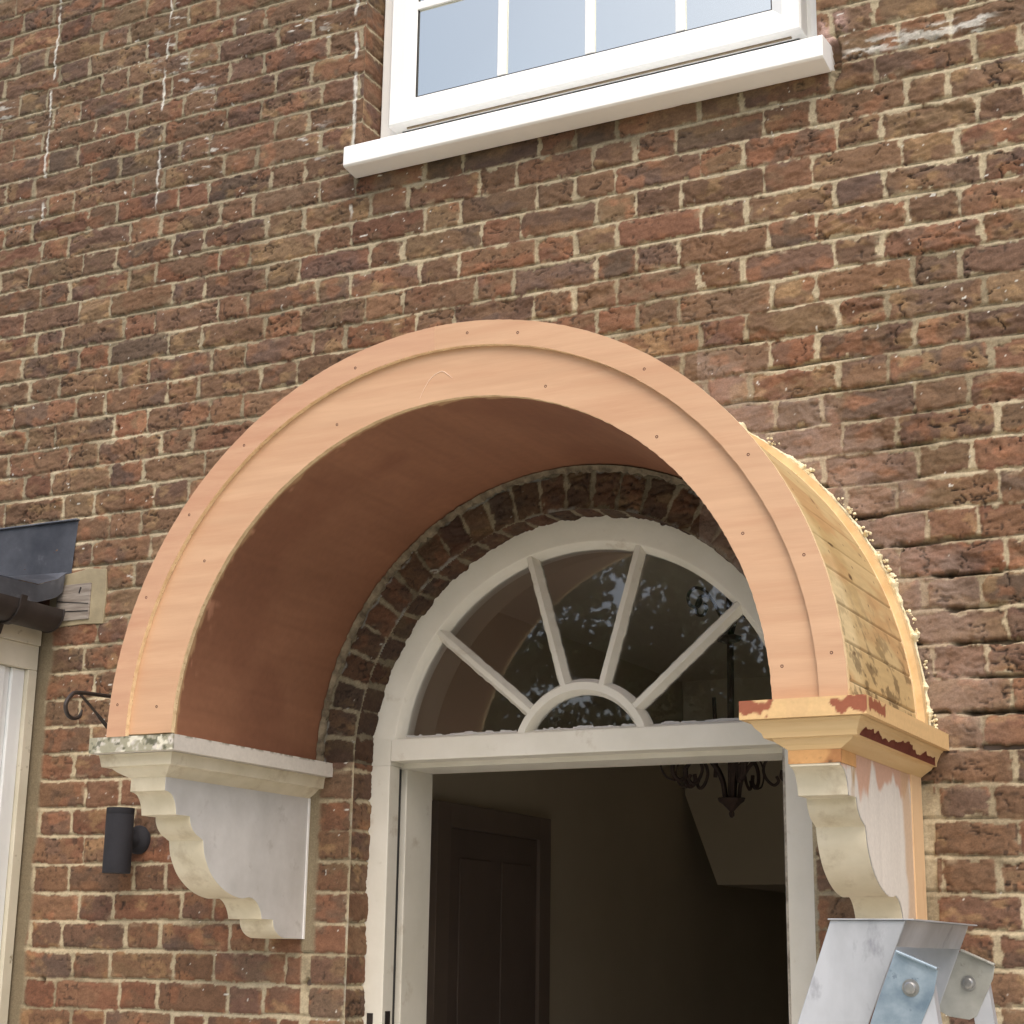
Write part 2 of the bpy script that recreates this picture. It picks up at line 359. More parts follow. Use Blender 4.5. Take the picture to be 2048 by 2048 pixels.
# pier beside the door: one header per course against the opening, wide mortar band outside it
pl = (X > -0.716) & (X < DX-DR+0.004) & (Z < 0.03); 
dx = np.where(pl, X-(-0.640), dx); hx = np.where(pl, 0.054, hx); bid = np.where(pl, np.floor(hsh(k, 77)*1e6), bid)
pr = (X > DX+DR-0.004) & (X < 0.735) & (Z < 0.03)
dx = np.where(pr, X-0.668, dx); hx = np.where(pr, 0.064, hx); bid = np.where(pr, np.floor(hsh(k, 78)*1e6), bid)
pr2 = (X > 0.83) & (X < 0.866+0.006*(vn(Z*30, Z*0, 9)-0.5)) & (Z < -0.09) & (Z > -0.62)      # mortar beside the right bracket
dx = np.where(pr2, 0.5, dx)
# rough arch of headers over the door
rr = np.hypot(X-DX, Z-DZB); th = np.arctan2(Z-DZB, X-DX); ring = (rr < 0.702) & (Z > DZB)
NV = 28; tq = th/PI*NV+(hsh(np.zeros(1), 4)[0]-0.5)*0.3; ti = np.floor(tq); ring_hw = PI/NV/2*rr
dx = np.where(ring, (tq-ti-0.5)*PI/NV*rr, dx); hx = np.where(ring, ring_hw, hx)
dz = np.where(ring, rr-0.640, dz); hz = np.where(ring, 0.050, hz); bid = np.where(ring, np.floor(hsh(ti, 80)*1e6), bid); jt = np.where(ring, 0.35, jt)
rough = 0.95-0.55*ss(0.25, -0.25, Z)*ss(-0.3, -0.7, X)+0.35*ss(0.5, 0.9, X)*ss(-0.1, 0.3, Z)
s, inside, colw, hw = brick_skin(X, Z, dx, dz, hx, hz, bid, jt, rough)
# colour zones that stay on the wall: redder smooth bricks low left, grey weathered upper left
t = ss(0.1, -0.2, Z)*ss(-0.5, -0.8, X)*inside*0.35; colw = mix(colw, colw*np.array([1.12, 0.93, 0.88]), t)
upl = ss(1.0, 1.9, Z)*ss(-0.2, -0.9, X); colw = mix(colw, colw*np.array([0.86, 0.88, 0.92]), upl*0.8*np.ones_like(X))
colw = mix(colw, np.broadcast_to(C_mort2*0.86, colw.shape), upl*(1-inside)*0.55)
# darker band under the sill
sill_band = ss(1.30, 1.58, Z)*ss(1.66, 1.60, Z)*ss(-0.9, -0.6, X)*ss(0.95, 0.7, X)*(0.4+0.6*fbm(X*8, Z*12, 3, 402)); colw = mix(colw, colw*0.62, sill_band*0.8)
# vertical dribbles of white paint left by old pipes
for xd, z0, z1, wd, sd_ in ((-1.797, 1.70, 3.4, 0.006, 1), (-1.348, 1.66, 2.6, 0.006, 2), (-0.666, 1.50, 3.4, 0.008, 3), (-2.26, 1.5, 3.3, 0.005, 4)):
    d = np.abs(X-xd-(vn(Z*9, Z*0, 410+sd_)-0.5)*0.010)
    q = ss(wd*0.95, wd*0.4, d+0.005*(vn(X*200, Z*90, 411)-0.3))*ss(z0-0.02, z0+0.03, Z)*ss(z1+0.02, z1-0.02, Z)*ss(0.33, 0.48, fbm(X*3, Z*22, 3, 412+sd_))
    colw = mix(colw, np.broadcast_to(C_white*0.85, colw.shape), q*0.85)
# horizontal smears and flecks
def smear(mask, seed, fx=14, fz=90, thr=0.62):
    return ss(thr, thr+0.09, fbm(X*fx, Z*fz+X*fx*0.3, 4, seed))*mask
q = smear(ss(-1.78, -1.9, X)*ss(1.5, 1.75, Z)*ss(2.35, 2.1, Z)+ss(-1.45, -1.3, X)*ss(-0.7, -0.85, X)*ss(1.5, 1.7, Z), 421, 18, 80, 0.66)*ss(0.45, 0.6, vn(X*5, Z*8, 422))*inside
colw = mix(colw, np.broadcast_to(C_white*0.75, colw.shape), np.clip(q, 0, 1)*0.75)
q = smear(ss(0.71, 0.75, X)*ss(1.626, 1.640, Z)*ss(1.682, 1.664, Z)*ss(0.35, 0.5, fbm(X*7, Z*0, 2, 430)), 431, 22, 80, 0.50); colw = mix(colw, np.broadcast_to(C_white*0.8, colw.shape), q*0.7)
q = smear(ss(0.665, 0.69, X)*ss(0.76, 0.72, X)*ss(1.66, 1.70, Z)*ss(1.78, 1.74, Z), 433, 30, 30, 0.42); colw = mix(colw, np.broadcast_to(np.array(lin((190, 160, 150))), colw.shape), q*0.8)
fl = ss(0.962, 0.975, vn(X*95+fbm(X*40, Z*40, 2, 443)*3, Z*95, 441))*ss(0.50, 0.70, vn(X*2.1, Z*2.1, 442)); colw = mix(colw, np.broadcast_to(C_white*0.85, colw.shape), fl)
# scraped plaster line round the door arch and down the jamb, dusty brick where the old hood was cut away
eo = np.abs(rr-0.682-(fbm(th*22, th*0, 3, 451)-0.5)*0.02); q = ss(0.0045, 0.0015, eo)*(Z > -0.02)*ss(0.50, 0.62, fbm(X*30, Z*30, 3, 452)); colw = mix(colw, np.broadcast_to(C_white*0.55, colw.shape), q)
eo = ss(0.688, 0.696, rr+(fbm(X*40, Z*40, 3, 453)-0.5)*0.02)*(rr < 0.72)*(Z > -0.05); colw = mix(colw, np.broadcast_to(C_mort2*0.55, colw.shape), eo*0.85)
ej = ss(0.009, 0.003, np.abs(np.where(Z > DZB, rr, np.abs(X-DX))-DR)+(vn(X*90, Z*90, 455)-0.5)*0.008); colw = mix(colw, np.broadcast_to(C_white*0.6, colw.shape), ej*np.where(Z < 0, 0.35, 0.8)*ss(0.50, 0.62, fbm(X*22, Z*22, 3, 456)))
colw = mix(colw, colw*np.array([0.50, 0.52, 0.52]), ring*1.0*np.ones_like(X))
dust = ss(0.86, 0.88, rr)*ss(1.02, 0.93, rr+(fbm(X*12, Z*12, 3, 461)-0.5)*0.16)*ss(-0.15, 0.05, Z)*ss(0.85, 1.1, th+PI/2*0+0.0*th) if False else ss(1.05, 0.95, rr+(fbm(X*12, Z*12, 3, 461)-0.5)*0.16)*(X > 0.35)*ss(-0.1, 0.05, Z)
colw = mix(colw, np.broadcast_to(np.array(lin((152, 134, 122))), colw.shape), dust*0.55*(0.4+0.6*fbm(X*24, Z*24, 3, 462)))
# mortar fillet beside the lean-to, patches around the bracket ends
q = ss(-1.606, -1.618, X+(fbm(X*9, Z*9, 3, 471)-0.5)*0.03)*(X > -1.70)*ss(0.43, 0.40, Z); colw = mix(colw, np.broadcast_to(C_mort2*0.8, colw.shape), q*0.95); hw = hw*(1-q)+0.002*q
q = np.clip(ss(0.026, 0.016, np.abs(X+0.700)+(fbm(X*50, Z*50, 3, 473)-0.5)*0.012)*(Z < 0.02)*(Z > -0.46), 0, 1); colw = mix(colw, np.broadcast_to(C_mort2*0.9, colw.shape), q*0.9); hw = hw*(1-q)+0.001*q
q = ss(0.06, 0.03, np.abs(Z-0.30+0*X)+np.abs(X-1.17)*0.8+(fbm(X*30, Z*30, 3, 475)-0.5)*0.05); colw = mix(colw, np.broadcast_to(np.array(lin((150, 142, 132))), colw.shape), q)
# holes: broken corner beside the sill, split joints at the right of the hood, small holes
def hole(cx, cz, a, b, dep, seed):
    global hw
    q = ss(1.15, 0.8, np.hypot((X-cx)/a, (Z-cz)/b)+(fbm(X*45, Z*45, 3, seed)-0.5)*0.8); hw = hw-q*dep; return q
hole(0.715, 1.645, 0.016, 0.055, 0.030, 501)
# open joints in the disturbed brickwork to the right of the hood
rm = ss(1.30, 0.98, np.hypot(X, Z*1.02))*(X > 0.45)*ss(-0.16, -0.06, Z)*ss(0.40, 0.56, fbm(X*5, Z*13, 3, 520))*(~ring)
hw = hw-rm*ss(0.35, 0.8, jt)*(1-inside)*0.012
colw = mix(colw, np.broadcast_to(C_dark, colw.shape), rm*ss(0.5, 0.85, jt)*(1-inside)*0.5)
dj = np.minimum(v, G-v); rowj = np.where(v > G/2, k+1, k)      # number of the nearest bed joint
for kj, xa, xb_, th_ in ((6, 0.60, 0.80, 0.0045), (4, 0.88, 1.06, 0.005), (3, 0.90, 1.04, 0.0065), (2, 0.91, 1.10, 0.006), (1, 0.94, 1.12, 0.0055), (0, 0.93, 1.12, 0.008), (-1, 0.96, 1.08, 0.005), (5, 0.80, 0.93, 0.0055)):
    wn_ = ss(xa, xa+0.03, X)*ss(xb_, xb_-0.04, X)*(rowj == kj)
    q = ss(1.0, 0.5, (dj+(fbm(X*28, Z*0+kj, 3, 540)-0.5)*0.010)/th_)*wn_; hw = hw-q*0.020; colw = mix(colw, np.broadcast_to(C_dark*0.8, colw.shape), q*0.6)
for cx, cz, a in ((-1.435, 0.99, 0.008), (-1.55, -0.545, 0.009), (-1.63, 0.42, 0.006), (-1.14, -0.19, 0.012), (-0.70, -0.535, 0.008), (-0.3, -0.3, .008)):
    hole(cx, cz, a, a*1.2, 0.02, 530)
# flatten along the edges of the openings
dd = np.minimum(np.abs(np.where(Z > DZB, rr, np.abs(X-DX))-DR), np.where((Z > WZ0-0.02) & (Z < WZ1+.02), np.minimum(np.abs(X-WX0), np.abs(X-WX1)), 9))
hw = hw*ss(0.0, 0.012, dd)
P = np.stack([X, -hw, Z], -1)
xc = (X[:-1, :-1]+X[1:, 1:])/2; zc = (Z[:-1, :-1]+Z[1:, 1:])/2
inw = (xc > WX0) & (xc < WX1) & (zc > WZ0) & (zc < WZ1)
ind = ((zc <= DZB) & (np.abs(xc-DX) < DR)) | ((zc > DZB) & (np.hypot(xc-DX, zc-DZB) < DR-0.0008))
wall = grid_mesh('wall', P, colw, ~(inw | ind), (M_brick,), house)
del X, Z, P, colw, hw, s, inside

# brick reveals of the openings (returns of the same courses)
def reveal(name, path, depth, seed, arch=False, tint=1.0):
    """path: list of (x, z) along the edge, sheet runs back from y=0 to depth"""
    path = np.array(path); sl_ = np.concatenate([[0], np.cumsum(np.hypot(*np.diff(path, axis=0).T))])
    n = int(sl_[-1]/0.0035); t = np.linspace(0, sl_[-1], n+1); px = np.interp(t, sl_, path[:, 0]); pz = np.interp(t, sl_, path[:, 1])
    ys = np.linspace(0, depth, int(depth/0.0035)+1)
    A, Y = np.meshgrid(t, ys); PX = np.interp(A, t, px); PZ = np.interp(A, t, pz)
    if arch:
        u = np.arctan2(PZ-DZB, PX-DX)/PI*NV; kk = np.floor(u); w_ = PI*DR/NV; dz_ = (u-kk-0.5)*w_; hz_ = np.full_like(A, w_/2); jt_ = np.full_like(A, 0.3)
    else:
        zz = PZ/G-(0.70-0.06*PX)+(fbm(PX*1.7, PZ*0.7, 2, 201)-0.5)*0.10+(fbm(PX*9, PZ*2.5, 2, 203)-0.5)*0.085; kk = np.floor(zz); vv = (zz-kk)*G; dz_ = vv-G/2; hz_ = np.full_like(A, G/2)
        jt_ = joint_pos(vv)
    b_ = np.floor(hsh(kk, seed)*1e6)
    s_, in_, c_, h_ = brick_skin(Y*1.0+seed, A, Y-depth/2+0.004, dz_, np.full_like(A, depth/2+0.01), hz_, b_, jt_, np.full_like(A, 0.8))
    h_ = h_*ss(0, 0.012, Y)
    tx = np.gradient(px, t); tz = np.gradient(pz, t); nx = np.interp(A, t, -tz); nz = np.interp(A, t, tx)
    P_ = np.stack([PX+nx*h_, Y, PZ+nz*h_], -1)
    return grid_mesh(name, P_, c_*tint, None, (M_brick,), house)
reveal('window_reveal', [(WX0, WZ1), (WX0, WZ0)], 0.12, 3)          # normal +x (left reveal)
reveal('window_reveal', [(WX1, WZ0), (WX1, WZ1)], 0.12, 5)
reveal('window_reveal', [(WX1, WZ1), (WX0, WZ1)], 0.12, 6)
reveal('door_reveal', [(DX-DR, DZB), (DX-DR, GZ)], 0.12, 8)
reveal('door_reveal', [(DX+DR, GZ), (DX+DR, DZB)], 0.12, 9)
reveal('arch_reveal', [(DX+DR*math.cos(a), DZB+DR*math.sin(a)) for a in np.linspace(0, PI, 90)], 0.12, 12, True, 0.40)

# lime patch and cut timber end let into the wall beside the lean-to
bm = bmesh.new()
out = [(-1.63, 0.425), (-1.60, 0.418), (-1.50, 0.421), (-1.428, 0.417), (-1.424, 0.50), (-1.429, 0.574), (-1.49, 0.581), (-1.56, 0.572), (-1.63, 0.566)]
prism(bm, out, 'y', -0.004, 0.012); bm_obj('lime_patch', bm, M_render, house, bevel=0.002)
beam = boxo('timber_end', (-1.60, -1.478, -0.009, 0.02, 0.434, 0.538), M_timber, house, 0.002)
bm = bmesh.new()
tube(bm, [(-1.596, -0.0095, 0.492), (-1.54, -0.0100, 0.485), (-1.481, -0.0095, 0.478)], 0.0012, 5)
tube(bm, [(-1.590, -0.0095, 0.462), (-1.53, -0.0100, 0.459), (-1.481, -0.0095, 0.457)], 0.0014, 5)
tube(bm, [(-1.512, -0.0100, 0.527), (-1.517, -0.0100, 0.510)], 0.0022, 5)
bm_obj('split', bm, M_dark, beam)

# ---------------------------------------------------------------- upstairs window
win = bpy.data.objects.new('window', None); COL.objects.link(win); win.parent = house; win.location = (0, 0, 1.7-GZ)
def wbox(bm, *d): box(bm, *d)
def frame_ring(bm, x0, x1, z0, z1, y0, y1, w, chamf=0.0):
    """mitred rectangular frame; inner lip slopes back by chamf"""
    o = [(x0, z0), (x1, z0), (x1, z1), (x0, z1)]; i = [(x0+w, z0+w), (x1-w, z0+w), (x1-w, z1-w), (x0+w, z1-w)]
    m_ = [(x0+w*0.62, z0+w*0.62), (x1-w*0.62, z0+w*0.62), (x1-w*0.62, z1-w*0.62), (x0+w*0.62, z1-w*0.62)]
    V = lambda L_, y: [bm.verts.new((p[0], y, p[1])) for p in L_]
    loops = [V(o, y1), V(o, y0+0.004), V([(o[0][0]+.004, o[0][1]+.004), (o[1][0]-.004, o[1][1]+.004), (o[2][0]-.004, o[2][1]-.004), (o[3][0]+.004, o[3][1]-.004)], y0), V(m_, y0), V(i, y0+chamf), V(i, y1)]
    for a, b in zip(loops, loops[1:]+loops[:1]):
        for k_ in range(4): bm.faces.new((a[k_], a[(k_+1) % 4], b[(k_+1) % 4], b[k_]))
bm = bmesh.new(); frame_ring(bm, WX0+0.002, WX1-0.002, 1.690, WZ1-0.004, 0.088, 0.150, 0.062, 0.012); bm_obj('frame', bm, M_upvc, win, smooth=False)
bm = bmesh.new(); frame_ring(bm, -0.576, 0.619, 1.768, 2.80, 0.040, 0.094, 0.078, 0.014); bm_obj('sash', bm, M_upvc, win)
bm = bmesh.new(); frame_ring(bm, -0.499, 0.542, 1.845, 2.723, 0.0545, 0.064, 0.0035, 0.0); bm_obj('glazing_seal', bm, M_dark, win)
for xb_ in (-0.226, 0.037, 0.295): boxo('glazing_bar', (xb_-0.013, xb_+0.013, 0.0512, 0.0582, 1.8495, 2.719), M_upvc, win, 0.001)
boxo('glazing_bar', (-0.498, 0.541, 0.0505, 0.0580, 2.118, 2.142), M_upvc, win, 0.001)
boxo('glazing_bar', (-0.498, 0.541, 0.0505, 0.0580, 2.410, 2.434), M_upvc, win, 0.001)
boxo('pane', (-0.4985, 0.5415, 0.0585, 0.0625, 1.8455, 2.7225), M_glass_up, win, 0)
boxo('vent_strip', (-0.53, 0.585, 0.066, 0.0715, 1.7635, 1.7675), noisy('vent_brown', (128, 112, 90), (150, 134, 110), 30, 0.6), win, 0)
boxo('gap_shade', (-0.555, 0.60, 0.0850, 0.0935, 1.7625, 1.7675), M_dark, win, 0)  # dark strip painting in the shade of the gap under the sash
boxo('frame_packer', (WX0+0.004, WX1-0.004, 0.092, 0.15, 1.672, 1.6895), M_dark, win, 0)
bm = bmesh.new()   # sill: sloped top, drip underside, slightly worn edge
prism(bm, [(-0.069, 1.668), (-0.066, 1.674), (0.10, 1.690), (0.14, 1.690), (0.14, 1.642), (0.0, 1.612), (-0.002, 1.6065), (-0.012, 1.6065), (-0.064, 1.6125), (-0.070, 1.617)], 'x', -0.647, 0.704)
bm_obj('sill', bm, M_sill, win, bevel=0.002)
boxo('handle_tab', (0.076, 0.092, 0.096, 0.104, 1.85, 1.885), M_upvc, win, 0.002)

# ---------------------------------------------------------------- door frame with fanlight
df = bpy.data.objects.new('door_frame', None); COL.objects.link(df); df.parent = house; df.location = (0, 0.1, 0-GZ)
FR = 0.52
def arc_solid(bm, cx, cz, r0, r1, y0, y1, a0, a1, n, mi=0, mie=None, wob=0, seed=0, top_mi=None):
    """annular sector solid between radii r0<r1, y0 front, y1 back. mie: material of edge faces"""
    if mie is None: mie = mi
    rng = random.Random(seed); R_ = []
    for i in range(n+1):
        a = a0+(a1-a0)*i/n; w0 = rng.uniform(-wob, wob); w1 = rng.uniform(-wob, wob); c_, s_ = math.cos(a), math.sin(a)
        R_.append([bm.verts.new((cx+(r0+w0)*c_, y0, cz+(r0+w0)*s_)), bm.verts.new((cx+(r1+w1)*c_, y0, cz+(r1+w1)*s_)),
                   bm.verts.new((cx+(r1+w1)*c_, y1, cz+(r1+w1)*s_)), bm.verts.new((cx+(r0+w0)*c_, y1, cz+(r0+w0)*s_))])
    for a, b in zip(R_, R_[1:]):
        for k_, mm in ((0, mi), (1, mie), (2, mi), (3, mie)):
            f = bm.faces.new((a[k_], a[(k_+1) % 4], b[(k_+1) % 4], b[k_])); f.material_index = mm
    for e in (R_[0], R_[-1]): f = bm.faces.new(e); f.material_index = mie
def arc_profile(bm, cx, cz, prof, a0, a1, n):
    """sweep closed (r,y) profile round an arc"""
    R_ = [[bm.verts.new((cx+r*math.cos(a0+(a1-a0)*i/n), y, cz+r*math.sin(a0+(a1-a0)*i/n))) for r, y in prof] for i in range(n+1)]
    m_ = len(prof)
    for a, b in zip(R_, R_[1:]):
        for k_ in range(m_): bm.faces.new((a[k_], a[(k_+1) % m_], b[(k_+1) % m_], b[k_]))
    bm.faces.new(R_[0]); bm.faces.new(R_[-1])
bm = bmesh.new()
arc_profile(bm, DX, 0, [(DR+0.02, 0.085), (0.536, 0.085), (0.531, 0.0865), (0.516, 0.110), (0.516, 0.150), (DR+0.02, 0.150)], 0.066/0.55, PI-0.066/0.55, 120)
bm_obj('arched_head', bm, M_frame, df, smooth=True)
bm = bmesh.new(); prism(bm, [(-0.535, 0.0), (DX-DR-0.02, 0.0), (DX-DR-0.02, 0.12), (-0.517, 0.12), (-0.520, 0.066), (-0.529, 0.062), (-0.529, 0.0)][::-1], 'y', 0.0855, 0.149)
bm_obj('head_shoulder', bm, M_frame, df)
bm = bmesh.new(); prism(bm, [(0.509, 0.0), (DX+DR+0.02, 0.0), (DX+DR+0.02, 0.12), (0.530, 0.12), (0.530, 0.066), (0.509, 0.062)], 'y', 0.0855, 0.149)
bm_obj('head_shoulder', bm, M_frame, df)
boxo('jamb', (DX-DR-0.02, -0.530, 0.085, 0.134, GZ, 0.0), M_frame, df, 0.002)
boxo('jamb', (0.513, DX+DR+0.02, 0.085, 0.134, GZ, 0.0), M_frame, df, 0.002)
boxo('jamb_lining', (DX-DR-0.02, -0.545, 0.134, 0.168, GZ, 0.0), M_dark, df, 0)  # recessed rebate, the shade of its gap put into the dark colour
boxo('jamb_lining', (DX-DR-0.02, -0.528, 0.168, 0.300, GZ, 0.0), M_frame, df, 0.002)
boxo('jamb_lining', (0.520, DX+DR+0.02, 0.134, 0.300, GZ, 0.0), M_frame, df, 0.002)
boxo('draught_strip', (0.5065, 0.5128, 0.088, 0.134, GZ, 0.008), noisy('strip', (120, 112, 100), (190, 182, 168), 40, 0.7), df, 0.001)
bm = bmesh.new(); prism(bm, [(0.085, 0.010), (0.085, 0.064), (0.090, 0.067), (0.108, 0.072), (0.150, 0.072), (0.150, 0.010)], 'x', -0.5285, 0.5090)
bm_obj('transom', bm, M_frame, df, bevel=0.0015)
boxo('transom_lining', (-0.545, 0.52, 0.1505, 0.30, -0.002, 0.066), M_frame, df, 0.001)
for xs_ in (-0.5305+0.0,):
    boxo('strike_plate', (-0.5302, -0.528, 0.098, 0.120, -0.66, -0.60), M_iron, df, 0)
boxo('latch_keep', (-0.573, -0.556, 0.0835, 0.0855, -0.665, -0.605), M_iron, df, 0)
# fanlight bars: hub and four radial bars with sloped putty sides
bm = bmesh.new(); arc_profile(bm, 0.0, 0.0, [(0.164, 0.088), (0.182, 0.088), (0.193, 0.110), (0.193, 0.125), (0.154, 0.125), (0.154, 0.110)], 0.37, PI-0.37, 60)
bm_obj('fanlight_hub', bm, M_frame, df, smooth=True)
ANG = [math.radians(a) for a in (40.3, 73.5, 106.2, 140.5)]
rng = random.Random(3)
for a in ANG:
    bm = bmesh.new(); d = Vector((math.cos(a), 0, math.sin(a))); nrm = Vector((-math.sin(a), 0, math.cos(a)))
    prof = [(-0.014, 0.125), (-0.017, 0.110), (-0.0065, 0.0885), (0.0065, 0.0885), (0.017, 0.110), (0.014, 0.125)]; rings = []
    N = 26
    for i in range(N+1):
        r = 0.180+(0.532-0.180)*i/N; j = rng.uniform(-0.0012, 0.0012)
        rings.append([bm.verts.new(d*r+nrm*(p+(j if abs(p) > 0.01 else 0))+Vector((0.004, y, 0))) for p, y in prof])
    for p, q in zip(rings, rings[1:]):
        for k_ in range(6): bm.faces.new((p[k_], p[(k_+1) % 6], q[(k_+1) % 6], q[k_]))
    bm_obj('glazing_bar', bm, M_frame, df, bevel=0.001)
def pane(a0, a1, r0, r1, zmin=0.068):
    n = 24; o = []
    for i in range(n+1):
        a = a0+(a1-a0)*i/n; o.append((DX+r1*math.cos(a), r1*math.sin(a)))
    for i in range(n+1):
        a = a1+(a0-a1)*i/n; o.append((r0*math.cos(a), r0*math.sin(a))) if r0 > 0 else None
    o = [(x, max(z, zmin)) for x, z in o]; q = []
    for p in o:
        if not q or math.hypot(p[0]-q[-1][0], p[1]-q[-1][1]) > 1e-4: q.append(p)
    bm = bmesh.new(); prism(bm, q, 'y', 0.116, 0.119); bm_obj('pane', bm, M_glass, df)
ed = [0.13]+ANG+[PI-0.13]
for a, b in zip(ed, ed[1:]): pane(a, b, 0.172, 0.526)
pane(0.40, PI-0.40, 0, 0.170)
# scraped putty along the bottom of the glass
rng = random.Random(11)
for x0, x1 in ((-0.505, -0.185), (-0.15, 0.15), (0.185, 0.505)):
    bm = bmesh.new(); x = x0; top = []
    while x < x1:
        h_ = rng.uniform(0.0005, 0.006); w_ = rng.uniform(0.004, 0.022); top += [(x, 0.0735+h_), (min(x+w_, x1), 0.0735+h_+rng.uniform(-0.001, 0.001))]; x += w_+0.001
    prism(bm, [(x0, 0.0715), (x1, 0.0715)]+top[::-1], 'y', 0.1115, 0.1155)
    bm_obj('putty', bm, M_paint_side, df)

# ---------------------------------------------------------------- rooms behind the openings
hall = bpy.data.objects.new('hall', None); COL.objects.link(hall); hall.parent = house; hall.location = (0, 2, 0.0)
Y0 = 0.30
def sheet(name, pts, mat):
    bm = bmesh.new(); bm.faces.new([bm.verts.new(p) for p in pts]); return bm_obj(name, bm, mat, hall, norm=False)
HX0, HX1, HY1, HZ = -1.10, 1.25, 5.2, 0.74
# inner face of the front wall with the arched opening cut out
bm = bmesh.new()
arch_pts = [(0.530+0.0*i, 0) for i in range(1)]
n = 24; pts = [(HX0, GZ), (-0.545, GZ)] + [(-0.545, -0.001)] + [(DX-0.552*math.cos(PI*i/n), 0.55*math.sin(PI*i/n)) for i in range(1, n)] + [(0.56, -0.001), (0.56, GZ), (HX1, GZ), (HX1, HZ), (HX0, HZ)]
prism(bm, pts, 'y', Y0, Y0+0.01); bm_obj('inner_wall', bm, M_room, hall)
bm = bmesh.new(); arc_profile(bm, DX, 0, [(0.545, 0.151), (0.56, 0.151), (0.56, Y0), (0.545, Y0)], 0, PI, 48); bm_obj('arch_lining', bm, M_room, hall, smooth=True)
bm = bmesh.new(); arc_profile(bm, DX, 0, [(0.555, 0.10), (0.72, 0.10), (0.72, Y0), (0.555, Y0)], 0, PI, 48)
box(bm, HX0, -0.60, 0.02, Y0-0.002, GZ, -0.001); box(bm, 0.61, HX1, 0.02, Y0-0.002, GZ, -0.001); bm_obj('wall_core', bm, M_room_dark, hall)
boxo('hall_wall', (HX0-0.1, HX0, Y0, HY1, GZ, HZ), M_room, hall, 0)
boxo('hall_wall', (HX1, HX1+0.1, Y0, HY1, GZ, HZ), M_room, hall, 0)
boxo('hall_wall', (HX0-0.1, HX1+0.1, HY1, HY1+0.1, GZ, HZ), M_room, hall, 0)
boxo('hall_ceiling', (HX0-0.1, HX1+0.1, Y0, HY1+0.1, HZ, HZ+0.05), M_ceil, hall, 0)
boxo('hall_floor', (HX0-0.1, HX1+0.1, 0.12, HY1+0.1, GZ-0.03, GZ+0.02), M_room_dark, hall, 0)
idoor = boxo('inner_door', (HX0+0.002, HX0+0.022, 1.36, 2.02, GZ+0.02, -0.055), M_room_dark, hall, 0.002)
bm = bmesh.new()
box(bm, HX0, HX0+0.035, 1.27, 1.36, GZ+0.02, 0.026); box(bm, HX0, HX0+0.035, 2.02, 2.11, GZ+0.02, 0.026); box(bm, HX0, HX0+0.035, 1.3605, 2.0195, -0.055, 0.026)
bm_obj('door_casing', bm, noisy('casing', (122, 108, 98), (130, 116, 106), 3, 0.6), hall, bevel=0.003)
for y0_ in (1.44, 1.74):
    boxo('door_panel', (HX0+0.022, HX0+0.028, y0_, y0_+0.22, -0.9, -0.15), M_room_dark, hall, 0.004)
bm = bmesh.new(); prism(bm, [(-1.056-0.03, 0.235), (-0.941, -0.155), (HX1, -0.155), (HX1, HZ), (-1.2+0.105, HZ)], 'y', 3.5, 4.4); bm_obj('stair_bulkhead', bm, M_room, hall)
up = bpy.data.objects.new('upstairs_room', None); COL.objects.link(up); up.parent = house; up.location = (0, 2, 2.5)
hall_save = hall; hall = up
for nm, d in (('room_wall', (-1.8, -1.7, 0.152, 3.2, 1.3, 3.3)), ('room_wall', (1.7, 1.8, 0.152, 3.2, 1.3, 3.3)), ('room_wall', (-1.8, 1.8, 3.2, 3.3, 1.3, 3.3)), ('room_ceiling', (-1.8, 1.8, 0.152, 3.3, 3.3, 3.35)), ('room_floor', (-1.8, 1.8, 0.152, 3.3, 0.95, 1.0))):
    boxo(nm, d, M_uproom, up, 0)
bm = bmesh.new(); box(bm, -1.8, WX0, 0.152, 0.17, 1.0, 3.3); box(bm, WX1, 1.8, 0.152, 0.17, 1.0, 3.3); box(bm, WX0, WX1, 0.152, 0.17, 1.0, 1.672); box(bm, WX0, WX1, 0.152, 0.17, WZ1, 3.3)
bm_obj('room_wall', bm, M_uproom, up)

# ---------------------------------------------------------------- arched plywood canopy
can = empty('door_canopy', (0, -0.3, 0), 'new round arched door hood of bare orange plywood, half finished, over the fanlight', 'door canopy')
YF = -0.6048
IX, IZ, RI = 0.012, -0.005, 0.7047
bm = bmesh.new()
arc_solid(bm, 0, 0, 0.812, 0.867, YF, YF+0.0125, math.radians(91.87), PI, 150, 0, 1, 0.0005, 1); o = bm_obj('trim_board', bm, [M_ply2, M_plyedge], can, label='pinkish left half of the outer plywood trim')
bm = bmesh.new()
arc_solid(bm, 0, 0, 0.812, 0.867, YF, YF+0.0125, 0.0, math.radians(91.85), 150, 0, 1, 0.0005, 2); bm_obj('trim_board', bm, [M_ply, M_plyedge], can, label='right half of the outer plywood trim')
# inner fascia ring with an offset circular cut
bm = bmesh.new(); R_ = []; rng = random.Random(5)
N = 300
for i in range(N+1):
    a = PI*i/N; w = rng.uniform(-0.0007, 0.0007)
    pi_ = (IX+(RI+w)*math.cos(a), IZ+0.012*0+(RI+w)*math.sin(a)); po = (0.862*math.cos(a), 0.862*math.sin(a))
    zb = 0.011 if a > PI*0.9 else 0.0
    pi_ = (pi_[0], max(pi_[1], zb)); po = (po[0], max(po[1], zb))
    R_.append([bm.verts.new((pi_[0], YF+0.0128, pi_[1])), bm.verts.new((po[0], YF+0.0128, po[1])), bm.verts.new((po[0], YF+0.0253, po[1])), bm.verts.new((pi_[0], YF+0.0253, pi_[1]))])
for a, b in zip(R_, R_[1:]):
    for k_, mm in ((0, 0), (1, 1), (2, 0), (3, 1)):
        try: f = bm.faces.new((a[k_], a[(k_+1) % 4], b[(k_+1) % 4], b[k_])); f.material_index = mm
        except ValueError: pass
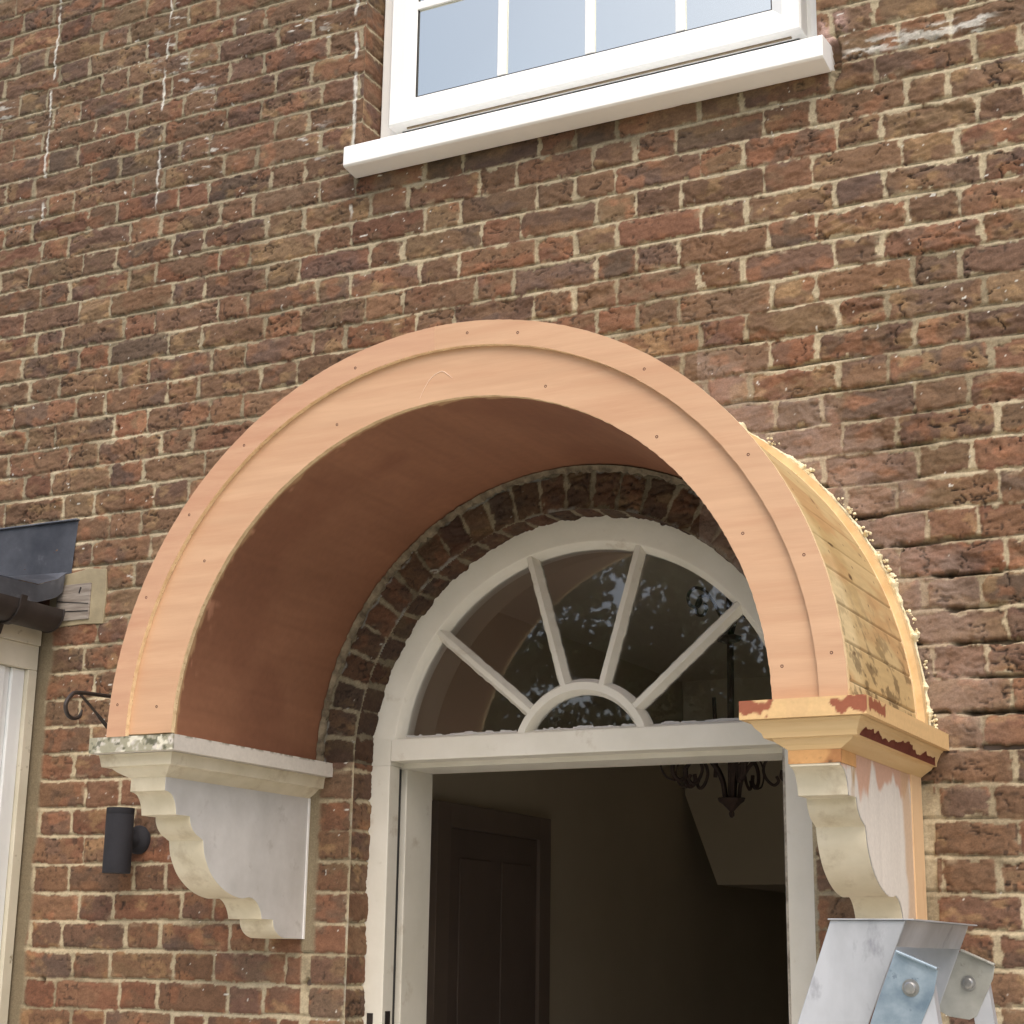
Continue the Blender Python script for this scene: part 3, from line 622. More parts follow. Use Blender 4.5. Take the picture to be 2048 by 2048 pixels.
for e in (R_[0], R_[-1]): f = bm.faces.new(e); f.material_index = 1
bmesh.ops.remove_doubles(bm, verts=bm.verts, dist=1e-6)
fascia = bm_obj('fascia_board', bm, [M_ply, M_plyedge], can)
# screws in the two rings
def screw(parent, x, z, y):
    bm = bmesh.new(); n_ = 10
    vs_ = [bm.verts.new((x+0.0032*math.cos(2*PI*i/n_), y-0.0004, z+0.0032*math.sin(2*PI*i/n_))) for i in range(n_)]
    vb = [bm.verts.new((x+0.0036*math.cos(2*PI*i/n_), y+0.001, z+0.0036*math.sin(2*PI*i/n_))) for i in range(n_)]
    c_ = bm.verts.new((x, y+0.0004, z))
    for i in range(n_): bm.faces.new((vs_[i], vs_[(i+1) % n_], c_)); bm.faces.new((vb[i], vb[(i+1) % n_], vs_[(i+1) % n_], vs_[i]))
    bm_obj('screw', bm, M_screw, parent)
SCREWS_T = [(-0.231, 0.801), (-0.525, 0.658), (-0.67, 0.509), (-0.779, 0.324), (0.053, 0.839), (0.176, 0.82), (0.467, 0.695), (0.685, 0.487), (0.791, 0.277), (0.838, 0.087), (-0.841, 0.079)]
SCREWS_F = [(-0.282, 0.679), (-0.628, 0.399), (0.237, 0.695), (0.488, 0.552), (0.666, 0.334), (0.738, 0.07), (-0.738, 0.071)]
for x, z in SCREWS_T: screw(can, x, z, YF)
for x, z in SCREWS_F: screw(fascia, x, z, YF+0.0128)
bm = bmesh.new()   # chalk mark on the fascia near the crown
MK = [Vector((x, YF+0.0122, z)) for x, z in [(-0.069, 0.71), (-0.056, 0.735), (-0.038, 0.756), (-0.015, 0.765), (0.0, 0.756), (0.012, 0.746)]]
cp = crom(MK, 8); tube(bm, cp, [0.0004+0.0006*math.sin(PI*i/(len(cp)-1)) for i in range(len(cp))], 5); bm_obj('chalk_mark', bm, noisy('chalk', (232, 200, 172), (238, 210, 186), 9, 0.9), fascia)
# curved soffit lining
N = 200; TH = np.linspace(0, PI, N+1); YS = np.linspace(YF+0.0254, -0.001, 120); A, Y = np.meshgrid(TH, YS)
rr_ = RI-0.0+0.0012+0.0015*(fbm(A*3, Y*5, 2, 601)-0.5)
Ps = np.stack([IX+rr_*np.cos(A), Y, np.maximum(IZ+rr_*np.sin(A), 0.001)], -1)
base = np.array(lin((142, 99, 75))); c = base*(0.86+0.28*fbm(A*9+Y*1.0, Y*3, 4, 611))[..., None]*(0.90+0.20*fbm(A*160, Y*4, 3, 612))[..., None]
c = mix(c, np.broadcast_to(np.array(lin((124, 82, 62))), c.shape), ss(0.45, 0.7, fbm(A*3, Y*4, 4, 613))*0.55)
q = ss(0.010, 0.004, (Y-YF-0.025)-0.05*np.clip(fbm(A*22, Y*6, 4, 614)-0.46, 0, 1)); c = mix(c, np.broadcast_to(np.array(lin((186, 150, 112))), c.shape), q*0.9)
q = ss(0.735, 0.76, fbm(A*26, Y*30, 3, 616))*ss(0.09, 0.03, Y-YF); c = mix(c, np.broadcast_to(np.array(lin((196, 144, 116))), c.shape), q*0.7)
M_soff = attr_mat('stained_soffit', 0.6, 0.0002, 90, 0.05, vscale=60)
grid_mesh('soffit_lining', Ps, c, None, (M_soff,), can, flip=False)
# outer boarding
YS = np.linspace(YF+0.0255, -0.004, 180); N = 900; TH = np.linspace(-0.005, PI+0.005, N+1); A, Y = np.meshgrid(TH, YS)
wp = 0.078/0.855; pk = np.floor(A/wp+0.4); pf = A/wp+0.4-pk; gap = ss(0.018, 0.006, np.minimum(pf, 1-pf))
strip = ss(YF+0.058, YF+0.056, Y)
rr_ = 0.853+0.0014*(hsh(pk, 621)-0.5)-gap*0.004*(1-strip)+0.0016*(0.25-(pf-0.5)**2)*0-0.0025*(1-strip)+strip*0.003
Pb = np.stack([rr_*np.cos(A), Y, np.maximum(rr_*np.sin(A), 0.006)], -1)
c0 = np.array(lin((210, 190, 148))); c1 = np.array(lin((198, 176, 132)))
c = mix(np.broadcast_to(c0, A.shape+(3,)), np.broadcast_to(c1, A.shape+(3,)), hsh(pk, 623))*(0.90+0.2*fbm(A*60, Y*3+pk*7, 4, 622))[..., None]
c = mix(c, np.broadcast_to(np.array(lin((184, 160, 112))), c.shape), ss(0.48, 0.72, fbm(A*5, Y*7, 4, 631))*0.5*(1-strip))
c = mix(c, np.broadcast_to(np.array(lin((188, 148, 104))), c.shape), ss(0.52, 0.7, fbm(A*14, Y*5, 3, 632))*0.6*(1-strip))
kn = ss(0.82, 0.90, fbm(A*26, Y*18, 2, 633)); c = mix(c, np.broadcast_to(np.array(lin((90, 62, 40))), c.shape), kn*0.9)
mo = ss(0.50, 0.60, fbm(A*30, Y*26+A*9, 6, 634, 0.62)+0.0)*ss(0.40, 0.04, np.minimum(A, PI-A)); c = mix(c, np.broadcast_to(np.array(lin((74, 56, 40))), c.shape), mo*0.65*(1-strip))
na = ss(0.0035, 0.002, np.hypot((pf-0.5)*0.078-(hsh(pk, 7)-.5)*.03, (np.mod(Y+hsh(pk, 8)*0.05, 0.16)-0.08)))*(1-strip); c = mix(c, np.broadcast_to(np.array(lin((66, 44, 34))), c.shape), na)
c = mix(c, np.broadcast_to(np.array(lin((110, 84, 54))), c.shape), gap*(1-strip)*0.5)
fb = ss(YF+0.20, YF+0.15, Y+(fbm(A*6, Y*0+3, 3, 641)-0.5)*0.08); c = mix(c*np.array([0.86, 0.80, 0.72]), c*1.06, fb)
c = mix(c, np.broadcast_to(np.array(lin((226, 204, 150))), c.shape), strip*0.75)
grid_mesh('roof_boarding', Pb, c, None, (M_pine,), can, flip=True)
bm = bmesh.new(); arc_solid(bm, 0, 0, 0.726, 0.8515, -0.05, -0.035, 0.012, PI-0.012, 80); bm_obj('back_rib', bm, M_plyedge, can)
bm = bmesh.new(); arc_solid(bm, 0, 0, 0.8495, 0.8665, -0.040, -0.014, 0.0, PI, 160, 0, 0, 0.0005, 8); bm_obj('edge_strip', bm, noisy('edge_pine', (206, 172, 122), (224, 194, 146), 20, 0.7, bump=0.0003, bscale=60), can)
bm = bmesh.new(); arc_solid(bm, IX, IZ, 0.712, 0.724, -0.014, 0.006, 0.01, PI-0.01, 80); bm_obj('rear_batten', bm, M_plyedge, can)
# expanding foam squeezed out along the wall
def foam(name, a0, a1, n_, seed):
    rng = random.Random(seed); bm = bmesh.new(); rings = []
    for i in range(n_+1):
        a = a0+(a1-a0)*i/n_; t_ = a*45
        big = max(0, float(fbm(np.array(t_*0.9), np.array(0.5), 3, seed))-0.40)*3.6
        r = 0.0022+0.0060*big*big+rng.uniform(0, 0.001)
        prev = r if i == 0 else prev*0.75+r*0.25; r = prev
        if i in (0, n_): r = 0.0005
        cr_ = 0.866+r*0.5; ring_ = []
        for k_ in range(9):
            b = 2*PI*k_/9; q = r*(1+rng.uniform(-0.12, 0.12)); ring_.append(bm.verts.new(((cr_+q*math.cos(b))*math.cos(a), -0.006+q*1.3*math.sin(b)-r*0.3, max((cr_+q*math.cos(b))*math.sin(a), 0.004))))
        rings.append(ring_)
    for a, b in zip(rings, rings[1:]):
        for k_ in range(9): bm.faces.new((a[k_], a[(k_+1) % 9], b[(k_+1) % 9], b[k_]))
    bm.faces.new(rings[0]); bm.faces.new(rings[-1])
    # crumbs
    CLM = [0.02, 0.05, 0.16, 0.27, 0.30, 0.41, 0.46, 0.55, 0.62, 0.66, 0.78, 0.92]
    for _ in range(110):
        a = rng.choice(CLM)+rng.gauss(0, 0.014); a = min(max(a, a0), a1); r = rng.uniform(0.0015, 0.0062)*rng.random()**0.4
        m_ = Matrix.Translation(((0.872+rng.uniform(0, 0.012))*math.cos(a), -0.006-rng.uniform(0, 0.012), max(0.006, (0.872+rng.uniform(0, 0.012))*math.sin(a)))) @ Matrix.Rotation(rng.uniform(0, 6), 4, 'X') @ Matrix.Diagonal((1, rng.uniform(.6, 1.2), rng.uniform(.6, 1.3), 1))
        g = bmesh.ops.create_icosphere(bm, subdivisions=2, radius=r, matrix=m_)
        for v_ in g['verts']: v_.co += Vector((rng.uniform(-1, 1), rng.uniform(-1, 1), rng.uniform(-1, 1)))*r*0.18
    bm_obj(name, bm, M_foam, can, smooth=True, norm=True)
foam('foam_bead', 0.0, 1.1, 420, 4)
# mortar smeared between soffit and wall inside the hood
bm = bmesh.new(); rng = random.Random(14); rings = []
for i in range(241):
    a = PI*i/240; r = 0.004+rng.uniform(0, 0.005); rings.append([bm.verts.new((IX+(RI-0.002+q0*r)*math.cos(a), -0.004+q1*r, max(0.002, IZ+(RI-0.002+q0*r)*math.sin(a)))) for q0, q1 in ((0, -1.3), (-1.6, -0.3), (-1.9, 0.8), (0, 0.9))])
for a, b in zip(rings, rings[1:]):
    for k_ in range(4): bm.faces.new((a[k_], a[(k_+1) % 4], b[(k_+1) % 4], b[k_]))
bm_obj('joint_filler', bm, noisy('old_filler', (92, 82, 66), (140, 128, 106), 40, 0.95, bump=0.001, bscale=200), can)

# ---------------------------------------------------------------- brackets
def curve2(pts, n=5): return [(p.x, p.y) for p in crom([Vector((a, b, 0)) for a, b in pts], n)]
PROFILE = ([(-0.576, -0.080), (-0.576, -0.1165), (-0.566, -0.1175)] + curve2([(-0.563, -0.118), (-0.550, -0.124), (-0.540, -0.136), (-0.534, -0.150), (-0.531, -0.1665)]) +
           curve2([(-0.481, -0.1665), (-0.478, -0.180), (-0.469, -0.194), (-0.455, -0.205), (-0.441, -0.211), (-0.430, -0.216)]) +
           curve2([(-0.427, -0.2165), (-0.420, -0.246), (-0.408, -0.268), (-0.392, -0.289), (-0.370, -0.307), (-0.342, -0.323), (-0.312, -0.334), (-0.285, -0.340), (-0.262, -0.342), (-0.240, -0.339), (-0.222, -0.341), (-0.206, -0.349), (-0.194, -0.361), (-0.186, -0.375), (-0.182, -0.3872)]) +
           curve2([(-0.136, -0.3872), (-0.133, -0.400), (-0.126, -0.411), (-0.115, -0.420), (-0.100, -0.427), (-0.086, -0.4305)]) + [(-0.002, -0.4312), (-0.002, -0.080)])
def loft(bm, rows, mi=0):
    """rows of (z, xl, xr, yf); closed against the wall"""
    R_ = [[bm.verts.new((xl, -0.001, z)), bm.verts.new((xl, yf, z)), bm.verts.new((xr, yf, z)), bm.verts.new((xr, -0.001, z))] for z, xl, xr, yf in rows]
    for a, b in zip(R_, R_[1:]):
        for k_ in range(4): f = bm.faces.new((a[k_], a[(k_+1) % 4], b[(k_+1) % 4], b[k_])); f.material_index = mi
    bm.faces.new(R_[0]); bm.faces.new(R_[-1])
def grid_box(name, x0, x1, y0, y1, z0, z1, colf, mat, parent, step=0.003):
    """box skinned with coloured sheets: front (-y), right (+x), left (-x), bottom, top joined in one mesh"""
    me = []; V = []; F = []; C_ = []
    def face(o, u, v_, nu, nv):
        U_, W_ = np.meshgrid(np.linspace(0, 1, nu+1), np.linspace(0, 1, nv+1)); P_ = np.array(o)+U_[..., None]*np.array(u)+W_[..., None]*np.array(v_)
        b = sum(len(q) for q in V); V.append(P_.reshape(-1, 3)); C_.append(colf(P_.reshape(-1, 3)))
        i_ = np.arange((nu+1)*(nv+1)).reshape(nv+1, nu+1)+b; F.append(np.stack([i_[:-1, :-1], i_[:-1, 1:], i_[1:, 1:], i_[1:, :-1]], -1).reshape(-1, 4))
    nx, ny, nz = [max(1, int(round((b-a)/step))) for a, b in ((x0, x1), (y0, y1), (z0, z1))]
    face((x0, y0, z0), (x1-x0, 0, 0), (0, 0, z1-z0), nx, nz); face((x1, y0, z0), (0, y1-y0, 0), (0, 0, z1-z0), ny, nz)
    face((x0, y1, z0), (0, y0-y1, 0), (0, 0, z1-z0), ny, nz); face((x0, y1, z0), (x1-x0, 0, 0), (0, y0-y1, 0), nx, ny)
    face((x0, y0, z1), (x1-x0, 0, 0), (0, y1-y0, 0), nx, ny); face((x1, y1, z0), (x0-x1, 0, 0), (0, 0, z1-z0), nx, nz)
    V = np.concatenate(V); F = np.concatenate(F); C_ = np.concatenate(C_)
    m_ = bpy.data.meshes.new(name); m_.from_pydata(V.tolist(), [], F.tolist()); a = m_.color_attributes.new('Col', 'FLOAT_COLOR', 'POINT')
    cc = np.ones((len(V), 4), np.float32); cc[:, :3] = C_; a.data.foreach_set('color', cc.ravel()); m_.materials.append(mat)
    return link(name, m_, parent)
M_attr_paint = attr_mat('painted_wood', 0.6, 0.0003, 160, 0.05, vscale=120)
def N3(p, s_, o=4, seed=0): return fbm(p[:, 0]*s_+p[:, 1]*s_*0.83, p[:, 2]*s_+p[:, 1]*s_*0.31, o, seed)
# left bracket
bl = empty('corbel_bracket', (-0.76, 0, -0.43), 'white painted scroll bracket with mossy cornice edge under the left foot of the arch', 'bracket', 'scroll brackets under the door hood')
bm = bmesh.new(); prism(bm, PROFILE[::-1], 'x', -0.811, -0.712, 0, 1); bm_obj('scroll', bm, [M_paint_side, M_paint_cream], bl, smooth=True, bevel=0.0012)
def c_left(p):
    c = np.broadcast_to(np.array(lin((206, 200, 190))), p.shape)*(0.92+0.16*N3(p, 9, 4, 701))[:, None]
    fr = ss(-0.636, -0.642, p[:, 1]); m_ = fr*ss(0.30, 0.52, N3(p, 75, 6, 702)); c = mix(c, np.broadcast_to(np.array(lin((140, 138, 112))), p.shape), m_*0.8)
    m2 = fr*ss(0.56, 0.64, N3(p, 70, 4, 703)); c = mix(c, np.broadcast_to(np.array(lin((74, 76, 58))), p.shape), m2*0.8)
    m3 = fr*ss(0.60, 0.66, N3(p, 60, 4, 705)); c = mix(c, np.broadcast_to(np.array(lin((218, 214, 196))), p.shape), m3*0.9)
    m4 = ss(0.55, 0.65, N3(p, 60, 4, 706))*ss(-0.006, 0.0, p[:, 2]); c = mix(c, np.broadcast_to(np.array(lin((104, 96, 76))), p.shape), m4*0.8)
    return c
grid_box('cornice_board', -0.882, -0.645, -0.643, -0.001, -0.0345, 0.0, c_left, M_attr_paint, bl)
bm = bmesh.new()
loft(bm, [(-0.035, -0.874, -0.666, -0.618), (-0.040, -0.873, -0.668, -0.616), (-0.060, -0.869, -0.671, -0.613), (-0.063, -0.868, -0.672, -0.612), (-0.0635, -0.852, -0.684, -0.600), (-0.067, -0.848, -0.688, -0.597), (-0.073, -0.840, -0.694, -0.592), (-0.079, -0.829, -0.702, -0.585), (-0.083, -0.820, -0.708, -0.580), (-0.086, -0.8125, -0.7105, -0.5775)])
bm_obj('cornice_moulding', bm, M_paint_cream, bl, smooth=False, bevel=0.0008)
boxo('caulk_bead', (-0.7118, -0.7085, -0.0085, -0.0005, -0.431, -0.086), M_sill, bl, 0.001)
# right bracket
br = empty('corbel_bracket', (0.79, 0, -0.43), 'half stripped scroll bracket with bare pine cornice under the right foot of the arch', 'bracket', 'scroll brackets under the door hood')
bm = bmesh.new(); prism(bm, PROFILE[::-1], 'x', 0.742, 0.8385, 0, 1); bm_obj('scroll', bm, [M_paint_side, M_paint_cream], br, smooth=True, bevel=0.0012)
def inside_profile():
    me = bpy.data.meshes.new('side_skin')
Yg = np.linspace(-0.576, -0.002, 190); Zg = np.linspace(-0.4312, -0.080, 118); YY, ZZ = np.meshgrid(Yg, Zg)
def pip(y, z, poly):
    r = np.zeros(y.shape, bool); n_ = len(poly)
    for i in range(n_):
        (a, b), (c_, d) = poly[i], poly[(i+1) % n_]
        if b == d: continue
        r ^= ((b > z) != (d > z)) & (y < (c_-a)*(z-b)/(d-b)+a)
    return r
yc = (YY[:-1, :-1]+YY[1:, 1:])/2; zc = (ZZ[:-1, :-1]+ZZ[1:, 1:])/2
keep = pip(yc, zc, PROFILE)
c = np.broadcast_to(np.array(lin((220, 215, 206))), YY.shape+(3,))*(0.93+0.14*fbm(YY*60, ZZ*8, 4, 711))[..., None]
up_ = ss(-0.135, -0.115, ZZ+(fbm(YY*22, ZZ*6, 4, 712)-0.5)*0.13); c = mix(c, np.broadcast_to(np.array(lin((198, 150, 122))), c.shape), up_*0.8)
q = ss(-0.10, -0.08, -np.abs(YY+0.50)-0.06+0*ZZ+0.0)*0
lf = ss(0.52, 0.60, fbm(YY*16, ZZ*5, 4, 713))*ss(-0.20, -0.13, ZZ)*ss(-0.38, -0.46, YY); c = mix(c, np.broadcast_to(np.array(lin((182, 148, 98))), c.shape), lf*0.9)
st = ss(0.045, 0.02, np.abs(YY+0.115+(fbm(YY*0, ZZ*9, 3, 714)-0.5)*0.06)); c = mix(c, np.broadcast_to(np.array(lin((200, 168, 132))), c.shape), st*0.75)
side = np.stack([np.full_like(YY, 0.8398), YY, ZZ], -1)
grid_mesh('stripped_side', side, c, keep, (M_attr_paint,), br, flip=False)
side2 = boxo('wall_batten', (0.825, 0.8425, -0.085, -0.001, -0.47, -0.085), noisy('batten_pine', (214, 176, 132), (224, 190, 148), 12, 0.7, bump=0.0002, bscale=60, stretch=(1, 1, 0.2), c3=(196, 150, 112), s3=6), br, 0.001)
RX0, RX1, RYF = 0.662, 0.905, -0.622
C_pine = np.array(lin((214, 180, 130))); C_fill = np.array(lin((140, 74, 56)))
def c_right(p):
    c = np.broadcast_to(C_pine, p.shape)*(0.93+0.13*fbm(p[:, 0]*6+p[:, 1]*6, p[:, 2]*120, 4, 721))[:, None]
    nz_ = (N3(p, 50, 4, 722)-0.5)*0.035
    fr = ss(RYF+0.004, RYF+0.002, p[:, 1])
    d1 = np.maximum(np.abs(p[:, 0]-0.690)-0.036, np.abs(p[:, 2]+0.008)-0.013)+nz_; m_ = ss(0.003, 0.0, d1)*fr
    d2 = np.maximum(np.abs(p[:, 0]-0.884)-0.036, np.abs(p[:, 2]+0.012)-0.012)+nz_; m_ = np.maximum(m_, ss(0.003, 0.0, d2)*fr)
    sdm = ss(RX1-0.004, RX1-0.002, p[:, 0]); d3 = np.maximum(np.abs(p[:, 1]+0.55)-0.055, np.abs(p[:, 2]+0.012)-0.012)+nz_; m_ = np.maximum(m_, ss(0.003, 0, d3)*sdm)
    gr = fr*((np.abs(p[:, 0]-0.775) < 0.022))*0.5; c = mix(c, np.broadcast_to(np.array(lin((206, 172, 126))), p.shape), gr)
    return mix(c, np.broadcast_to(C_fill, p.shape), m_*0.92)
grid_box('cornice_board', RX0, RX1, RYF, -0.001, -0.031, 0.004, c_right, M_attr_paint, br)
bm = bmesh.new()
loft(bm, [(-0.0315, RX0+0.012, RX1-0.012, RYF+0.012), (-0.037, RX0+0.017, RX1-0.018, RYF+0.017), (-0.045, RX0+0.022, RX1-0.022, RYF+0.021), (-0.055, RX0+0.034, RX1-0.0265, RYF+0.026), (-0.064, RX0+0.037, RX1-0.028, RYF+0.028), (-0.0645, RX0+0.050, RX1-0.036, RYF+0.034), (-0.070, RX0+0.054, RX1-0.040, RYF+0.037), (-0.078, RX0+0.066, RX1-0.052, RYF+0.042), (-0.0865, RX0+0.079, RX1-0.0635, RYF+0.0445)])
bm_obj('cornice_moulding', bm, noisy('new_pine', (208, 176, 126), (220, 190, 142), 8, 0.6, bump=0.0002, bscale=80, stretch=(0.3, 0.3, 6), c3=(208, 164, 110), s3=9, t3=(0.55, 0.75)), br, bevel=0.0008)
# red filler smeared along the side moulding
bm = bmesh.new(); n_ = 110; rows_ = []
SX = ((-0.0635, 0.0280), (-0.055, 0.0265), (-0.045, 0.0220), (-0.037, 0.0180))
def mould_x(z): return RX1-float(np.interp(z, [q[0] for q in SX], [q[1] for q in SX]))+0.0007
for i in range(n_+1):
    y = -0.578+0.560*i/n_; hgt = 0.004+0.024*float(fbm(np.array(y*34.0), np.array(1.0), 4, 733)); hgt = max(0.002, hgt*min(1, (i+1)/6, (n_-i+1)/6))
    rows_.append([bm.verts.new((mould_x(-0.0635+hgt*t_), y, -0.0635+hgt*t_)) for t_ in (0, 0.33, 0.66, 1.0)])
for a, b in zip(rows_, rows_[1:]):
    for q in range(3): bm.faces.new((a[q], a[q+1], b[q+1], b[q]))
bmesh.ops.solidify(bm, geom=bm.faces[:], thickness=0.0012); bm_obj('filler_smear', bm, noisy('red_filler', (134, 70, 54), (150, 84, 64), 30, 0.85, bump=0.0004, bscale=150), br)
def c_neck(p):
    c = np.broadcast_to(np.array(lin((206, 158, 104))), p.shape)*(0.9+0.2*N3(p, 40, 4, 741))[:, None]
    c = mix(c, np.broadcast_to(np.array(lin((150, 98, 62))), p.shape), ss(0.45, 0.6, N3(p, 26, 4, 742))*0.7)
    return mix(c, np.broadcast_to(np.array(lin((70, 58, 44))), p.shape), ss(0.64, 0.72, N3(p, 34, 4, 743))*0.8)
grid_box('stripped_neck', 0.7405, 0.8412, -0.5775, -0.480, -0.1115, -0.0865, c_neck, M_attr_paint, br)

# ---------------------------------------------------------------- wall light
wl = empty('wall_light', (-1.257, 0, -0.185), 'black cylindrical up and down wall light on the brick beside the left bracket', 'wall light')
bm = bmesh.new(); lathe(bm, [(0.030, -0.270), (0.0365, -0.270), (0.0365, -0.2685), (0.0365, -0.120), (0.0358, -0.1185), (0.0365, -0.117), (0.0365, -0.102), (0.0335, -0.102), (0.0335, -0.112)], -1.257, -0.075, 32)
bm_obj('body', bm, M_lamp, wl, smooth=True)
bm = bmesh.new(); R_ = []
for r, y in ((0.038, 0.0), (0.038, -0.006), (0.034, -0.014), (0.022, -0.022), (0.016, -0.045)):
    R_.append([bm.verts.new((-1.250+r*math.cos(2*PI*i/24), y, -0.180+r*math.sin(2*PI*i/24))) for i in range(24)])
for a, b in zip(R_, R_[1:]):
    for i in range(24): bm.faces.new((a[i], a[(i+1) % 24], b[(i+1) % 24], b[i]))
bm.faces.new(R_[0]); bm.faces.new(R_[-1]); bm_obj('mount', bm, M_lamp, wl, smooth=True)
bm = bmesh.new(); lathe(bm, [(0.001, -0.2672), (0.0295, -0.2672), (0.0295, -0.2650), (0.001, -0.2650)], -1.257, -0.075, 24); bm_obj('lens', bm, noisy('lens', (150, 150, 146), (170, 170, 166), 9, 0.2), wl)

# ---------------------------------------------------------------- hanging basket hook
hk = empty('basket_hook', (-1.1, 0, 0.02), 'black wrought iron hanging basket bracket with curled end beside the left foot of the arch', 'bracket')
bm = bmesh.new(); pts = crom([(-1.1, -0.006, 0.162), (-1.1, -0.20, 0.156), (-1.1, -0.33, 0.150), (-1.1, -0.446, 0.1435), (-1.1, -0.474, 0.132), (-1.1, -0.489, 0.108), (-1.1, -0.480, 0.086), (-1.1, -0.459, 0.079), (-1.1, -0.438, 0.086), (-1.1, -0.430, 0.103)], 8)
tube(bm, pts, [0.0050]*(len(pts)-10)+[0.0050-0.0003*i for i in range(10)], 8, 1.1); bm_obj('arm', bm, M_iron, hk, smooth=True)
bm = bmesh.new(); pts = crom([(-1.1, -0.440, 0.140), (-1.1, -0.39, 0.110), (-1.1, -0.336, 0.075), (-1.1, -0.22, 0.005), (-1.1, -0.10, -0.065), (-1.1, -0.008, -0.115)], 10)
tube(bm, pts, [0.0042+0.0018*(1 if 14 < i < 22 else 0) for i in range(len(pts))], 4, 1.3); bm_obj('brace', bm, M_iron, hk)
boxo('back_plate', (-1.112, -1.088, -0.006, 0.0, -0.14, 0.19), M_iron, hk, 0.001)

# ---------------------------------------------------------------- lean-to garage at the left
XG = -1.64
gr = empty('lean_to', (XG, -0.6, GZ), 'white lean-to garage corner with lead flashing at the left edge of the photo', 'garage')
bm = bmesh.new(); box(bm, XG-0.02, XG, -1.5, -0.012, 0.366, 0.425)
bm_obj('fascia', bm, M_gar2, gr, bevel=0.002)
bm = bmesh.new(); box(bm, XG-0.05, XG-0.006, -1.5, -0.012, 0.296, 0.3655); box(bm, XG-0.05, XG-0.006, -0.046, -0.012, GZ, 0.2955)
bm_obj('door_surround', bm, M_gar2, gr, bevel=0.002)
bm = bmesh.new(); y = -0.047
while y > -1.5:
    box(bm, XG-0.03, XG-0.018, y-0.050, y-0.0005, GZ, 0.2955); box(bm, XG-0.036, XG-0.026, y-0.0745, y-0.0505, GZ, 0.2955); y -= 0.075
bm_obj('door_leaf', bm, M_gar, gr, bevel=0.003)
boxo('rear_mass', (-3.4, XG-0.055, -1.5, -0.012, GZ, 0.42), M_gar2, gr, 0)
bm = bmesh.new(); R_ = []     # half round gutter along y
prof = [(math.cos(a)*0.052, math.sin(a)*0.052) for a in np.linspace(PI, 2*PI, 15)]+[(0.052, 0.008), (0.048, 0.008)]+[(math.cos(a)*0.048, math.sin(a)*0.048) for a in np.linspace(2*PI, PI, 15)]+[(-0.048, 0.008), (-0.052, 0.008)]
prism(bm, [(-1.598+a, 0.452+b) for a, b in prof], 'y', -1.5, -0.036); bm_obj('gutter', bm, M_gutter, gr, smooth=True)
bm = bmesh.new(); prism(bm, [(-1.598+math.cos(a)*0.054, 0.452+math.sin(a)*0.054) for a in np.linspace(PI, 2*PI, 17)]+[(-1.544, 0.461), (-1.652, 0.461)], 'y', -0.036, -0.030); bm_obj('gutter_end', bm, M_gutter, gr, smooth=True, bevel=0.001)
for yb in (-0.20, -0.95):
    bm = bmesh.new(); prism(bm, [(-1.598+math.cos(a)*0.058, 0.452+math.sin(a)*0.058) for a in np.linspace(PI, 2*PI, 17)]+[(-1.536, 0.470), (-1.541, 0.470)]+[(-1.598+math.cos(a)*0.053, 0.452+math.sin(a)*0.053) for a in np.linspace(2*PI, PI, 17)], 'y', yb-0.011, yb+0.011)
    prism(bm, [(-1.640, 0.402), (-1.612, 0.396), (-1.620, 0.372), (-1.640, 0.352)], 'y', yb-0.008, yb+0.008)
    bm_obj('gutter_bracket', bm, M_gutter, gr)
# lead: roof sheet, raised apron on the wall
def sheet3(name, rows, mat, thick=0.003, sm=True):
    bm = bmesh.new(); Vv = [[bm.verts.new(p) for p in r] for r in rows]
    for a, b in zip(Vv, Vv[1:]):
        for i in range(len(a)-1): bm.faces.new((a[i], a[i+1], b[i+1], b[i]))
    bmesh.ops.solidify(bm, geom=bm.faces[:], thickness=thick); o = bm_obj(name, bm, mat, gr, smooth=False, bevel=0.0008); return o
sheet3('lead_flashing', [[(x, -0.004-0.002*math.sin(x*9), z+0.0015*math.sin(x*14+z*9)) for x in np.linspace(-2.9, -1.5475+dx_, 14)] for z, dx_ in ((0.727, 0.0), (0.68, -0.003), (0.62, -0.008), (0.571, -0.011))][::1], M_lead, 0.004)
boxo('flashing_turn', (-2.9, -1.5465, -0.012, 0.004, 0.7272, 0.7315), M_lead, gr, 0.001)
sheet3('lead_roof', [[(-2.9, -0.012, 0.590), (-1.9, -0.012, 0.585), (-1.66, -0.012, 0.577), (-1.565, -0.012, 0.574)], [(-2.9, -0.045, 0.572), (-1.9, -0.048, 0.566), (-1.66, -0.05, 0.556), (-1.568, -0.045, 0.548)],
                     [(-2.9, -0.11, 0.560), (-1.9, -0.11, 0.552), (-1.66, -0.115, 0.545), (-1.578, -0.11, 0.522)], [(-2.9, -0.25, 0.555), (-1.9, -0.25, 0.548), (-1.66, -0.25, 0.540), (-1.588, -0.25, 0.520)], [(-2.9, -1.5, 0.55), (-1.9, -1.5, 0.545), (-1.66, -1.5, 0.538), (-1.590, -1.5, 0.518)]], M_lead, 0.004)
sheet3('lead_drip', [[(-1.566, -0.016, 0.572), (-1.569, -0.045, 0.546), (-1.579, -0.11, 0.520), (-1.589, -0.25, 0.518), (-1.591, -1.5, 0.516)], [(-1.572, -0.018, 0.515), (-1.570, -0.045, 0.495), (-1.577, -0.11, 0.470), (-1.586, -0.25, 0.466), (-1.588, -1.5, 0.464)]], M_lead, 0.004)

